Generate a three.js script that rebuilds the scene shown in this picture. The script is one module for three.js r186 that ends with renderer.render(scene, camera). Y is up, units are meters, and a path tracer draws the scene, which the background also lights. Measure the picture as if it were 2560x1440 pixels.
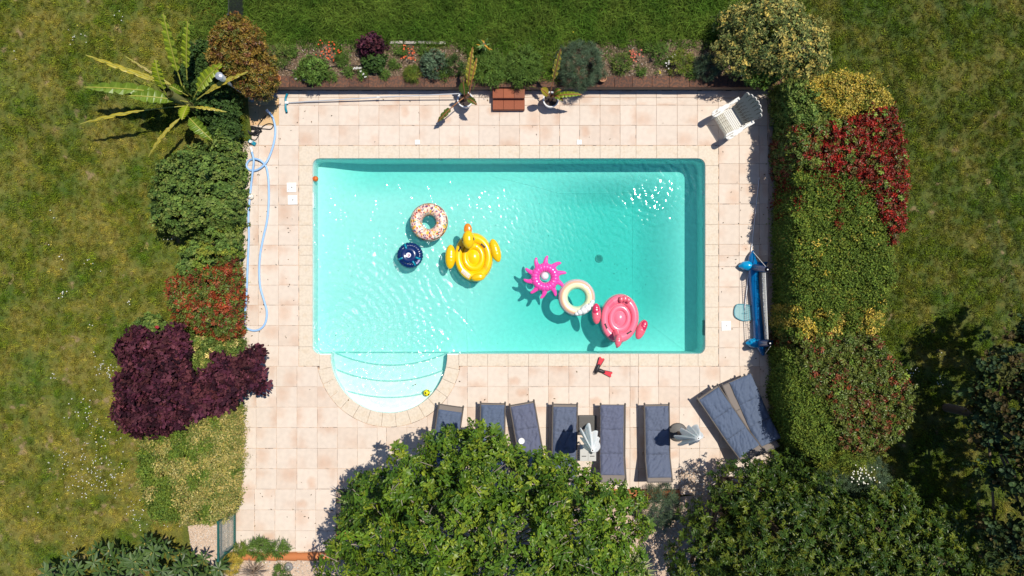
import * as THREE from 'three';
import { Sky } from 'three/addons/objects/Sky.js';
import { mergeGeometries } from 'three/addons/utils/BufferGeometryUtils.js';
import { RoundedBoxGeometry } from 'three/addons/geometries/RoundedBoxGeometry.js';
import { createNoise2D } from 'simplex-noise';

// ---------------------------------------------------------------- camera, sky, sun, exposure
const EYE = 17;                                    // metres of the drone above the paving; 1 m of paving = 100 px of the photograph
const scene = new THREE.Scene();
const camera = new THREE.PerspectiveCamera(2 * Math.atan(7.2 / EYE) * 180 / Math.PI, 16 / 9, 0.1, 2000);
camera.position.set(0, EYE, 0); camera.up.set(0, 0, -1); camera.lookAt(0, 0, 0);
const SUN = new THREE.Vector3(0.36, 1, -0.24).normalize();
const sky = new Sky(); sky.name = 'sky'; sky.scale.setScalar(1500);
sky.material.uniforms.sunPosition.value.copy(SUN);
sky.material.uniforms.turbidity.value = 2.5; sky.material.uniforms.rayleigh.value = 1.1; sky.material.uniforms.mieCoefficient.value = 0.004;
sky.userData = { kind: 'structure', label: 'clear blue midday sky', category: 'sky' };
scene.add(sky); scene.environmentIntensity = 0.085;
const sun = new THREE.DirectionalLight(new THREE.Color(1, 0.935, 0.82), 4.6);
sun.name = 'sun'; sun.position.copy(SUN).multiplyScalar(60); sun.castShadow = true;
Object.assign(sun.shadow.camera, { left: -18, right: 18, top: 12, bottom: -12, near: 1, far: 120 }); sun.shadow.mapSize.set(4096, 4096);
scene.add(sun, sun.target);
const renderer = new THREE.WebGLRenderer({ antialias: true });
renderer.toneMapping = THREE.LinearToneMapping; renderer.toneMappingExposure = 1.03; renderer.shadowMap.enabled = true;

// ---------------------------------------------------------------- helpers
const PI = Math.PI, V = (x, y, z) => new THREE.Vector3(x, y, z);
function rng(a) { return () => { a = (a + 0x6d2b79f5) | 0; let t = Math.imul(a ^ (a >>> 15), 1 | a); t = (t + Math.imul(t ^ (t >>> 7), 61 | t)) ^ t; return ((t ^ (t >>> 14)) >>> 0) / 4294967296; }; }
const R = rng(11), rr = (a, b) => a + (b - a) * R(), pick = (a) => a[Math.floor(R() * a.length)];
const n1 = createNoise2D(rng(1)), n2 = createNoise2D(rng(2)), n3 = createNoise2D(rng(3)), n4 = createNoise2D(rng(4));
const clamp = (x, a = 0, b = 1) => Math.min(b, Math.max(a, x)), lerp = (a, b, t) => a + (b - a) * t;
const smooth = (a, b, x) => { const t = clamp((x - a) / (b - a)); return t * t * (3 - 2 * t); };
// a place in the garden read off the photograph: paving coordinates at height h
const A = (px, py, h = 0) => V((px - 1280) / 100 * (1 - h / EYE), h, (py - 720) / 100 * (1 - h / EYE));
const srgb = (r, g, b) => new THREE.Color().setRGB(r / 255, g / 255, b / 255, THREE.SRGBColorSpace);
const lin = (r, g, b) => new THREE.Color().setRGB(r, g, b);
const used = new Map();
function numbered(name) { const k = used.get(name) ?? 0; used.set(name, k + 1); return k ? name + '_' + String(k).padStart(3, '0') : name; }
function tag(o, label, category, group, kind) { o.userData.label = label; o.userData.category = category; if (group) o.userData.group = group; if (kind) o.userData.kind = kind; return o; }
function thing(name, label, category, p = V(0, 0, 0), turn = 0, group) {
  const o = new THREE.Group(); o.name = numbered(name); o.position.copy(p); o.rotation.y = turn; scene.add(o); return tag(o, label, category, group);
}
function part(name, geo, m, parent, label) {
  const o = new THREE.Mesh(geo, m); o.name = name; o.castShadow = o.receiveShadow = true; parent.add(o); if (label) o.userData.label = label; return o;
}
function single(name, geo, m, label, category, p, turn = 0, group, kind) {
  const o = part(numbered(name), geo, m, scene); if (p) o.position.copy(p); o.rotation.y = turn; return tag(o, label, category, group, kind);
}
const mat = (c, roughness = 0.8, more = {}) => new THREE.MeshStandardMaterial({ color: c, roughness, side: THREE.DoubleSide, ...more });
const phys = (c, roughness = 0.4, more = {}) => new THREE.MeshPhysicalMaterial({ color: c, roughness, side: THREE.DoubleSide, ...more });
const merged = (list) => mergeGeometries(list.map((g) => { const q = g.index ? g.toNonIndexed() : g; for (const k of Object.keys(q.attributes)) if (!['position', 'normal', 'uv'].includes(k)) q.deleteAttribute(k); return q; }));
const box = (w, h, d, x = 0, y = 0, z = 0) => new THREE.BoxGeometry(w, h, d).translate(x, y, z);
const rbox = (w, h, d, r, x = 0, y = 0, z = 0) => new RoundedBoxGeometry(w, h, d, 2, r).translate(x, y, z);
const ball = (rx, ry, rz, x = 0, y = 0, z = 0, a = 24, b = 16) => new THREE.SphereGeometry(1, a, b).scale(rx, ry, rz).translate(x, y, z);
const tube = (pts, r, seg = 40, sides = 10, closed = false) => new THREE.TubeGeometry(new THREE.CatmullRomCurve3(pts, closed, 'centripetal'), seg, r, sides, closed);
function bar(a, b, r, r2 = r, sides = 10) {   // tapered rod from a to b
  const d = b.clone().sub(a), g = new THREE.CylinderGeometry(r2, r, d.length(), sides).translate(0, d.length() / 2, 0);
  return g.applyQuaternion(new THREE.Quaternion().setFromUnitVectors(V(0, 1, 0), d.normalize())).translate(a.x, a.y, a.z);
}
function dataTexture(w, h, f, color = true) {
  const d = new Uint8Array(w * h * 4);
  for (let y = 0; y < h; y++) for (let x = 0; x < w; x++) { const c = f(x, y), i = (y * w + x) * 4; d[i] = clamp(c[0], 0, 255); d[i + 1] = clamp(c[1], 0, 255); d[i + 2] = clamp(c[2], 0, 255); d[i + 3] = 255; }
  const t = new THREE.DataTexture(d, w, h); t.magFilter = THREE.LinearFilter; t.minFilter = THREE.LinearMipmapLinearFilter; t.generateMipmaps = true; t.wrapS = t.wrapT = THREE.RepeatWrapping;
  if (color) t.colorSpace = THREE.SRGBColorSpace; t.needsUpdate = true; return t;
}
function canvasTexture(w, h, draw) { const c = document.createElement('canvas'); c.width = w; c.height = h; draw(c.getContext('2d'), w, h); const t = new THREE.CanvasTexture(c); t.colorSpace = THREE.SRGBColorSpace; t.wrapS = t.wrapT = THREE.RepeatWrapping; return t; }
function geoOf(pos, idx, uv, col) {
  const g = new THREE.BufferGeometry(); g.setAttribute('position', new THREE.Float32BufferAttribute(pos, 3));
  if (uv) g.setAttribute('uv', new THREE.Float32BufferAttribute(uv, 2)); if (col) g.setAttribute('color', new THREE.Float32BufferAttribute(col, 3));
  if (idx) g.setIndex(idx); return g;
}
const flatShape = (s, y = 0, seg = 24) => new THREE.ShapeGeometry(s, seg).rotateX(PI / 2).translate(0, y, 0);     // shape drawn in (x, z)
function slab(shape, y0, y1, seg = 24) { return new THREE.ExtrudeGeometry(shape, { depth: y1 - y0, bevelEnabled: false, curveSegments: seg }).rotateX(PI / 2).translate(0, y1, 0); }
const shapeOf = (pts) => new THREE.Shape(pts.map((p) => new THREE.Vector2(p[0], p[1])));
const inPoly = (x, z, P) => { let c = false; for (let i = 0, j = P.length - 1; i < P.length; j = i++) if ((P[i].z > z) !== (P[j].z > z) && x < (P[j].x - P[i].x) * (z - P[i].z) / (P[j].z - P[i].z) + P[i].x) c = !c; return c; };
const edgeDist = (x, z, P) => { let m = 1e9; for (let i = 0, j = P.length - 1; i < P.length; j = i++) { const dx = P[i].x - P[j].x, dz = P[i].z - P[j].z, t = clamp(((x - P[j].x) * dx + (z - P[j].z) * dz) / (dx * dx + dz * dz)); m = Math.min(m, Math.hypot(x - P[j].x - t * dx, z - P[j].z - t * dz)); } return m; };
function copies(name, geo, m, list, parent, kind = 'stuff') {  // list of [Matrix4, Color]
  const o = new THREE.InstancedMesh(geo, m, list.length); o.name = name; o.castShadow = o.receiveShadow = true;
  list.forEach(([mx, c], i) => { o.setMatrixAt(i, mx); o.setColorAt(i, c); });
  if (kind) o.userData.kind = kind; parent.add(o); return o;
}
const Q = new THREE.Quaternion(), S = new THREE.Vector3();
function place(p, up, spin, s) { Q.setFromUnitVectors(V(0, 1, 0), up); const q2 = new THREE.Quaternion().setFromAxisAngle(V(0, 1, 0), spin); return new THREE.Matrix4().compose(p, Q.clone().multiply(q2), S.set(s, s, s)); }

// the lie of the land: level with the paving, raised 0.33 m behind the retaining wall
const groundY = (x, z) => 0.33 * smooth(3.4, 4.9, -z) - 0.03 + 0.012 * n1(x * 0.7, z * 0.7);

// ---------------------------------------------------------------- ground, lawn
const POOL = { x0: -4.99, x1: 4.83, z0: -3.24, z1: 1.65, cx: -3.08, cz: 1.67, r: 1.46 };
function poolContour(off) {
  const { x0, x1, z0, z1, cx, cz, r } = POOL, a = x0 - off, b = x1 + off, c = z0 - off, d = z1 + off, q = 0.18 + Math.max(0, off), p = [];
  const corner = (ox, oz, from) => { for (let i = 0; i <= 8; i++) { const t = from + i / 8 * PI / 2; p.push([ox + q * Math.cos(t), oz + q * Math.sin(t)]); } };
  corner(a + q, c + q, PI); corner(b - q, c + q, 1.5 * PI); corner(b - q, d - q, 0);
  const rad = r + off, t0 = Math.asin(clamp((d - cz) / rad, -1, 1));
  for (let i = 0; i <= 48; i++) { const t = lerp(t0, PI - t0, i / 48); p.push([cx + rad * Math.cos(t), cz + rad * Math.sin(t)]); }
  corner(a + q, d - q, 0.5 * PI);
  return p;
}
const inPool = (x, z, off) => { const { x0, x1, z0, z1, cx, cz, r } = POOL; return (x > x0 - off && x < x1 + off && z > z0 - off && z < z1 + off) || (z > 1.3 && Math.hypot(x - cx, z - cz) < r + off); };

// what the turf is made of at a place: 0..1 dryness, 0..1 depth of green
const turfDry = (x, z) => clamp(0.36 + 0.32 * n1(x * 0.55, z * 0.8) + 0.24 * n2(x * 1.7, z * 1.7) + 0.2 * n3(x * 4.3, z * 4.3) - (x > 6 ? 0.16 : 0) + (x < -6 && z > 2 ? 0.1 : 0) - (z < -4.9 && x > -7 && x < 5.5 ? 0.5 : 0));
const turfBare = (x, z) => smooth(0.55, 0.8, n2(x * 1.1 + 9, z * 1.5) * 0.6 + n4(x * 3.7, z * 3.7) * 0.4 + (x < -6 && z > 2 ? 0.1 : 0)) * (z < -4.9 && x > -7 ? 0 : 1);
const turfColor = (x, z) => {
  const d = clamp(0.5 + 1.25 * (turfDry(x, z) - 0.42)), b = turfBare(x, z), g = lin(lerp(0.07, 0.19, d), lerp(0.12, 0.188, d), lerp(0.008, 0.04, d)), lush = smooth(0.1, 0.7, n3(x * 0.45 + 3, z * 0.45));
  g.r *= lerp(1, 0.72, lush); g.g *= lerp(0.95, 0.88, lush); g.b *= lerp(0.8, 0.65, lush); const track = x > 6 ? smooth(0.35, 0.8, n4((x - 0.32 * z) * 1.9, z * 0.12)) : 0; g.r *= 1 - 0.35 * track; g.g *= 1 - 0.2 * track; g.r *= 1.1; g.multiplyScalar(x > 6 ? 0.84 : x < -6 ? 1.06 : 1);
  return g.lerp(lin(0.31, 0.22, 0.11), b * 0.75);
};
{
  const tex = dataTexture(2048, 1152, (i, j) => {
    const x = (i / 2048 - 0.5) * 32, z = (j / 1152 - 0.5) * 18, c = turfColor(x, z), k = 0.75 + 0.35 * n1(x * 23, z * 23) + 0.3 * (R() - 0.5);
    c.multiplyScalar(k); const q = c.convertLinearToSRGB(); return [q.r * 255, q.g * 255, q.b * 255];
  });
  const pos = [], uv = [], idx = [], nx = 128, nz = 72;
  for (let j = 0; j <= nz; j++) for (let i = 0; i <= nx; i++) { const x = (i / nx - 0.5) * 32, z = (j / nz - 0.5) * 18; pos.push(x, groundY(x, z), z); uv.push(i / nx, j / nz); }
  for (let j = 0; j < nz; j++) for (let i = 0; i < nx; i++) {
    const x = ((i + 0.5) / nx - 0.5) * 32, z = ((j + 0.5) / nz - 0.5) * 18;
    if ((x > -6.5 && x < 6.25 && z > -4.75 && z < 4.6) || (x > -6.2 && x < 6.5 && z > -5.13 && z < 0)) continue;
    const a = j * (nx + 1) + i; idx.push(a, a + nx + 1, a + 1, a + 1, a + nx + 1, a + nx + 2);
  }
  const g = geoOf(pos, idx, uv); g.computeVertexNormals();
  single('lawn', g, mat(0xffffff, 0.95, { map: tex }), 'mown lawn with dry patches round the pool terrace', 'lawn', null, 0, null, 'structure');
  const far = shapeOf([[-400, -400], [400, -400], [400, 400], [-400, 400]]);
  far.holes.push(new THREE.Path([[-15.9, -8.9], [15.9, -8.9], [15.9, 8.9], [-15.9, 8.9]].map((p) => new THREE.Vector2(...p))));
  const ft = dataTexture(256, 256, () => { const k = 0.7 + 0.6 * R(); return [70 * k, 84 * k, 32 * k]; }); ft.repeat.set(0.5, 0.5);
  single('ground', flatShape(far, -0.06), mat(0xffffff, 0.95, { map: ft }), 'grass ground stretching away beyond the garden', 'ground', null, 0, null, 'structure');
}
// grass blades in tufts
function tuft(n, len, spread, lean, wid, seed) {
  const q = rng(seed), pos = [], col = [];
  for (let i = 0; i < n; i++) {
    const a = q() * 2 * PI, ox = (q() - 0.5) * 2 * spread, oz = (q() - 0.5) * 2 * spread, l = len * (0.55 + 0.6 * q()), t = lean * (0.3 + q()), b = a + PI / 2, w = wid * (0.7 + 0.6 * q());
    const mx = ox + Math.cos(a) * l * 0.45 * t, mz = oz + Math.sin(a) * l * 0.45 * t, my = l * 0.6, tx = ox + Math.cos(a) * l * t * 1.2, tz = oz + Math.sin(a) * l * t * 1.2, ty = l * (1 - 0.35 * t);
    const wx = Math.cos(b) * w, wz = Math.sin(b) * w;
    pos.push(ox - wx, -0.005, oz - wz, ox + wx, -0.005, oz + wz, mx + wx, my, mz + wz, ox - wx, -0.005, oz - wz, mx + wx, my, mz + wz, mx - wx, my, mz - wz, mx - wx, my, mz - wz, mx + wx, my, mz + wz, tx, ty, tz);
    const k = 0.7 + 0.65 * q(), y = 0.9 + 0.3 * q(); for (let v = 0; v < 9; v++) col.push(k * y, k, k * 0.85);
  }
  return geoOf(pos, null, null, col);
}
const grassMat = phys(0xffffff, 0.85, { vertexColors: true, specularIntensity: 0.3 });
{
  const banned = (x, z) => (x > -6.6 && x < 6.55 && z > -5.15 && z < 5.05) || (x > -6 && x < 5.4 && z > -6.05 && z < -4.9) || (x > -7.05 && x < 4.6 && z > 4.5) || (x > -8.3 && x < -4 && z > 5.75) || (x > 2.5 && x < 4 && z > 5);
  const short = [], long = [];
  for (let k = 0; k < 62000; k++) {
    const x = rr(-14.2, 14.2), z = rr(-8.2, 8.2); if (banned(x, z)) continue;
    const tall = z < -4.95 && x > -6.6 && x < 5.2 && R() < 0.8, c = turfColor(x, z), v = R() < 0.06 ? rr(1.7, 2.4) : rr(0.45, 1.65);
    if (tall) continue; if (R() < turfBare(x, z) * 0.75) continue;
    short.push([place(V(x, groundY(x, z), z), V(rr(-0.2, 0.2), 1, rr(-0.2, 0.2)).normalize(), R() * 6.28, rr(0.7, 1.3) * (turfDry(x, z) < 0.3 ? 1.25 : 1)), c.multiplyScalar(v)]);
  }
  for (let k = 0; k < 10500; k++) {
    const x = rr(-8.2, 6.6), z = rr(-8.2, -5.0); if (z > -5.95 + 0.08 * n1(x * 2, 3) && !(x > -1.1 && x < 1.1 && z < -5.1)) continue; if (R() > smooth(-8.0, -6.4, x + 0.5 * n3(z, 2)) * smooth(6.4, 5.0, x)) continue;
    const d = 0.5 + 0.5 * n2(x * 0.9, z * 0.9), v = rr(0.5, 1.75);
    long.push([place(V(x, groundY(x, z), z), V(rr(-0.5, 0.5), 1, rr(-0.5, 0.5)).normalize(), R() * 6.28, rr(0.55, 1.7)), lin(lerp(0.04, 0.095, d), lerp(0.1, 0.155, d), lerp(0.009, 0.022, d)).multiplyScalar(v)]);
  }
  const L = copies('grass', tuft(17, 0.055, 0.06, 0.9, 0.0045, 5), grassMat, short, scene); tag(L, 'short mown grass of the lawns', 'grass', null, 'stuff');
  const T = copies('tall_grass', tuft(22, 0.16, 0.075, 0.9, 0.0034, 6), grassMat, long, scene); tag(T, 'lush uncut grass behind the flower bed', 'grass', null, 'stuff');
  const fl = [];                                     // daisies in the left lawn
  const clusters = [[225, 105, 30, 10], [310, 60, 20, 4], [160, 733, 12, 12], [150, 655, 22, 6], [135, 540, 14, 4], [130, 605, 8, 4], [230, 670, 22, 8], [325, 755, 12, 5], [420, 605, 20, 7], [260, 900, 30, 8], [255, 920, 25, 18], [215, 1030, 45, 30], [260, 1085, 40, 24], [235, 1160, 60, 60], [270, 1190, 50, 45], [200, 1215, 40, 24], [165, 1145, 24, 10], [300, 1225, 30, 10], [340, 1285, 30, 18], [205, 1240, 20, 6], [185, 1340, 14, 5], [275, 935, 10, 8], [140, 945, 10, 6], [65, 150, 40, 3], [2285, 925, 16, 10], [2350, 955, 12, 8], [2345, 890, 10, 4], [140, 1165, 30, 6], [110, 1240, 60, 5], [400, 1310, 60, 12], [230, 810, 12, 3]];
  for (const [px, py, s, n] of clusters) for (let i = 0; i < n; i++) { const g = A(px + (R() + R() - 1) * s * 1.3, py + (R() + R() - 1) * s * 1.3); fl.push([place(V(g.x, groundY(g.x, g.z) + rr(0.05, 0.07), g.z), V(rr(-0.3, 0.3), 1, rr(-0.3, 0.3)).normalize(), R() * 6, rr(0.7, 1.2)), R() < 0.22 ? lin(0.6, 0.5, 0.08) : lin(0.62, 0.62, 0.55)]); }
  const g = new THREE.CircleGeometry(0.0125, 7).rotateX(-PI / 2); const st = new THREE.CylinderGeometry(0.002, 0.002, 0.06, 4).translate(0, -0.031, 0);
  const F = copies('daisies', merged([g, st]), mat(0xffffff, 0.7), fl, scene); tag(F, 'scattered white and yellow daisies in the lawns', 'flowers', null, 'stuff');
}
// ---------------------------------------------------------------- terrace: base, tiles, pool coping
const grain = (x, y, f) => n1(x * f, y * f);
const patio = thing('patio', 'sand coloured paving of square tiles around the pool', 'patio'); patio.userData.kind = 'structure';
{
  const base = shapeOf([[-6.9, -4.95], [6.6, -4.95], [6.6, 5.1], [-4.28, 5.1], [-4.28, 6.68], [-6.96, 6.68], [-6.96, 5.4], [-6.75, 5.3], [-6.9, 3]]);
  base.holes.push(new THREE.Path(poolContour(0.16).map((p) => new THREE.Vector2(...p))));
  const bt = dataTexture(512, 512, (i, j) => { const d = smooth(0.1, 0.5, n2(i / 60, j / 60) + 0.4 * n3(i / 12, j / 12)), k = 0.9 + 0.2 * R(); return [lerp(206, 96, d) * k, lerp(176, 76, d) * k, lerp(148, 66, d) * k]; }); bt.repeat.set(0.4, 0.4);
  part('mortar_bed', slab(base, -0.12, -0.012), mat(0xffffff, 0.95, { map: bt }), patio);
}
// faces of the tiles: nine castings of sandy concrete with rusty smudges
const tileTex = dataTexture(1536, 1536, (i, j) => {
  const c = Math.floor(i / 512) + 3 * Math.floor(j / 512), x = (i % 512) / 512, y = (j % 512) / 512, q = rng(c * 7 + 3); const sx = q() < 0.5 ? q() * 0.3 : 1 - q() * 0.3, sy = q(), sr = 0.3 + 0.3 * q(), sa = [0.12, 0.6, 0.3, 0.75, 0.2, 0.5, 0.25, 0.65, 0.4][c];
  const d = Math.hypot((x - sx) * (1 + q()), y - sy) / sr + 0.22 * n2(x * 2.5 + c * 9, y * 2.5) + 0.08 * n3(x * 13 + c * 5, y * 13);
  const s = sa * smooth(1.5, 0.0, d) * (0.75 + 0.5 * R()), f = 0.018 * n1(x * 3 + c, y * 3) + 0.03 * n4(x * 40, y * 40) + 0.05 * (R() - 0.5), pit = R() < 0.004 ? 0.72 : 1;
  const k = (1 + f) * pit; return [lerp(212, 200, s) * k, lerp(197, 168, s) * k, lerp(182, 145, s) * k];
});
const copTex = dataTexture(512, 512, (i, j) => { const s = 0.28 * smooth(0.2, 0.9, n2(i / 130, j / 130) + 0.2 * n3(i / 20, j / 20)), k = 1 + 0.03 * n1(i / 40, j / 40) + 0.045 * (R() - 0.5); return [lerp(211, 197, s) * k, lerp(197, 174, s) * k, lerp(178, 144, s) * k]; });
const tileMats = [1, 0.96, 1.03, 0.985].map((k, i) => mat(lin(k, k * (i === 1 ? 0.97 : 1), k * (i === 1 ? 0.95 : 1)), 0.82, { map: tileTex }));
const rustMats = [[0.95, 0.72, 0.45], [0.98, 0.8, 0.5]].map((c) => mat(lin(...c), 0.85, { map: tileTex }));
const copMat = mat(0xffffff, 0.75, { map: copTex });
function tileGeo(cell, turn) {   // 1 x 1 top with a small worn bevel, uv on one casting
  const b = 0.012, P = [], U = [], cx = cell % 3, cy = Math.floor(cell / 3), uvOf = (x, z) => { let u = x + 0.5, v = z + 0.5; for (let k = 0; k < turn; k++) [u, v] = [v, 1 - u]; return [(cx + 0.02 + 0.96 * u) / 3, (cy + 0.02 + 0.96 * v) / 3]; };
  const quad = (a, c, d, e) => { for (const p of [a, c, d, a, d, e]) { P.push(...p); U.push(...uvOf(p[0], p[2])); } };
  const t = 0.5 - b, o = 0.5, T = [[-t, 0, -t], [-t, 0, t], [t, 0, t], [t, 0, -t]], E = [[-o, -0.006, -o], [-o, -0.006, o], [o, -0.006, o], [o, -0.006, -o]], D = E.map((p) => [p[0], -0.03, p[2]]);
  quad(...T); for (let i = 0; i < 4; i++) { const j = (i + 1) % 4; quad(T[i], E[i], E[j], T[j]); quad(E[i], D[i], D[j], E[j]); }
  const g = geoOf(P, null, U); g.computeVertexNormals(); return g;
}
const tileGeos = []; for (let c = 0; c < 9; c++) for (const t of [0, 1, 2, 3]) tileGeos.push(tileGeo(c, t));
const px = (p) => (p - 1280) / 100, pz = (p) => (p - 720) / 100;
const wide = (k) => (R() < 0.12 ? 0.012 : 0.0045) + k;
function addTile(x0, x1, z0, z1) {
  const g0 = wide(0), g1 = wide(0), o = part('tile', pick(tileGeos), pick(tileMats), patio); if (x0 < 697 && z0 > 240 && z1 < 320) o.material = x0 < 640 ? rustMats[0] : rustMats[1];
  o.position.set((px(x0) + px(x1)) / 2 + rr(-0.0015, 0.0015), rr(-0.0015, 0.0015), (pz(z0) + pz(z1)) / 2 + rr(-0.0015, 0.0015)); o.scale.set(Math.abs(px(x1) - px(x0)) - g0, 1, Math.abs(pz(z1) - pz(z0)) - g1); o.rotation.y = rr(-0.003, 0.003);
  o.rotation.x = rr(-0.002, 0.002);
}
const circleCut = (x0, x1, z0, z1) => { const cx = 972, cz = 887, r = 180; const nx = clamp(cx, x0, x1), nz = clamp(cz, z0, z1); return Math.hypot(nx - cx, nz - cz) < r; };
const roundTiles = [];
{
  const topX = [607, 646, 697, 747, 796, 847, 897, 947, 998, 1048, 1098, 1148, 1197, 1248, 1299, 1349, 1399, 1449, 1500, 1550, 1590, 1641, 1693, 1744, 1796, 1847, 1898, 1919];
  const topZ = [226.5, 244, 263, 313.5, 363.5];
  for (let j = 0; j < 4; j++) for (let i = 0; i < topX.length - 1; i++) addTile(topX[i], topX[i + 1], topZ[j], topZ[j + 1]);
  const sideZ = [363.5, 413, 463, 513, 563, 613, 663, 713, 763, 814, 865, 916];
  for (let j = 0; j < sideZ.length - 1; j++) for (const [a, b] of [[607, 645.5], [645.5, 696], [696, 746.5]]) addTile(a, b, sideZ[j], sideZ[j + 1]);
  const rightZ = [363.5, 409, 460, 510, 561, 611, 639.5, 667, 717.5, 768, 819, 870, 916];
  for (let j = 0; j < rightZ.length - 1; j++) for (const [a, b] of [[1797, 1848], [1848, 1899], [1899, 1920]]) addTile(a, b, rightZ[j], rightZ[j + 1]);
  const lowX = [605, 640, 691, 742, 793, 843, 893, 943, 966, 1017, 1068, 1118, 1168, 1219, 1270, 1321, 1371, 1422, 1473, 1523, 1575, 1596, 1646, 1698, 1749, 1800, 1850, 1900, 1922], lowZ = [916, 967, 1018, 1069, 1121, 1172, 1223];
  for (let j = 0; j < lowZ.length - 1; j++) for (let i = 0; i < lowX.length - 1; i++) (circleCut(lowX[i], lowX[i + 1], lowZ[j], lowZ[j + 1]) ? roundTiles.push([lowX[i], lowX[i + 1], lowZ[j], lowZ[j + 1]]) : addTile(lowX[i], lowX[i + 1], lowZ[j], lowZ[j + 1]));
  const endX = [584, 636, 687, 738, 789, 840, 850], endZ = [1223, 1275, 1327, 1379];
  for (let j = 0; j < 3; j++) for (let i = 0; i < 5; i++) addTile(endX[i], endX[i + 1], endZ[j], endZ[j + 1]);
}
// tiles cut to the round of the steps
for (const [x0, x1, z0, z1] of roundTiles) {
  const c = [972, 887], r = 181, n = 20, pts = []; let any = false;
  const inside = (x, z) => Math.hypot(x - c[0], z - c[1]) > r;
  // clip by marching a fine grid of columns: outline of the part outside the circle
  const top = [], bot = [];
  for (let i = 0; i <= n; i++) { const x = lerp(x0 + 0.3, x1 - 0.3, i / n), dx = x - c[0], zc = Math.abs(dx) < r ? c[1] + Math.sqrt(r * r - dx * dx) : -1e9, a = Math.max(z0 + 0.3, zc); if (a < z1 - 0.6) { any = true; top.push([x, a]); bot.push([x, z1 - 0.3]); } }
  if (!any || top.length < 2) continue;
  pts.push(...top, ...bot.reverse()); const g = slab(shapeOf(pts.map((p) => [px(p[0]), pz(p[1])])), -0.03, 0, 2), P = g.attributes.position, U = [], cell = Math.floor(R() * 9);
  for (let k = 0; k < P.count; k++) U.push((cell % 3 + clamp((P.getX(k) - px(x0)) / 0.55, 0.02, 0.98)) / 3, (Math.floor(cell / 3) + clamp((P.getZ(k) - pz(z0)) / 0.55, 0.02, 0.98)) / 3);
  g.setAttribute('uv', new THREE.Float32BufferAttribute(U, 2)); part('tile', g, pick(tileMats), patio);
}
{ // concrete kerb strips at the left and right edge
  const kt = dataTexture(256, 256, () => { const k = 0.82 + 0.3 * R(); return [168 * k, 150 * k, 138 * k]; }); kt.repeat.set(1, 1); const km = mat(0xffffff, 0.9, { map: kt });
  for (const [x, z0, z1, w] of [[6.5, -4.9, 5.05, 0.19], [-6.82, -4.9, 4.9, 0.1]]) for (let k = 0; k < 10; k++) { const a = lerp(z0, z1, k / 10), b = lerp(z0, z1, (k + 1) / 10); part('kerb_block', rbox(w, 0.1, b - a - 0.006, 0.008, x, -0.035, (a + b) / 2), km, patio); }
}
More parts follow.
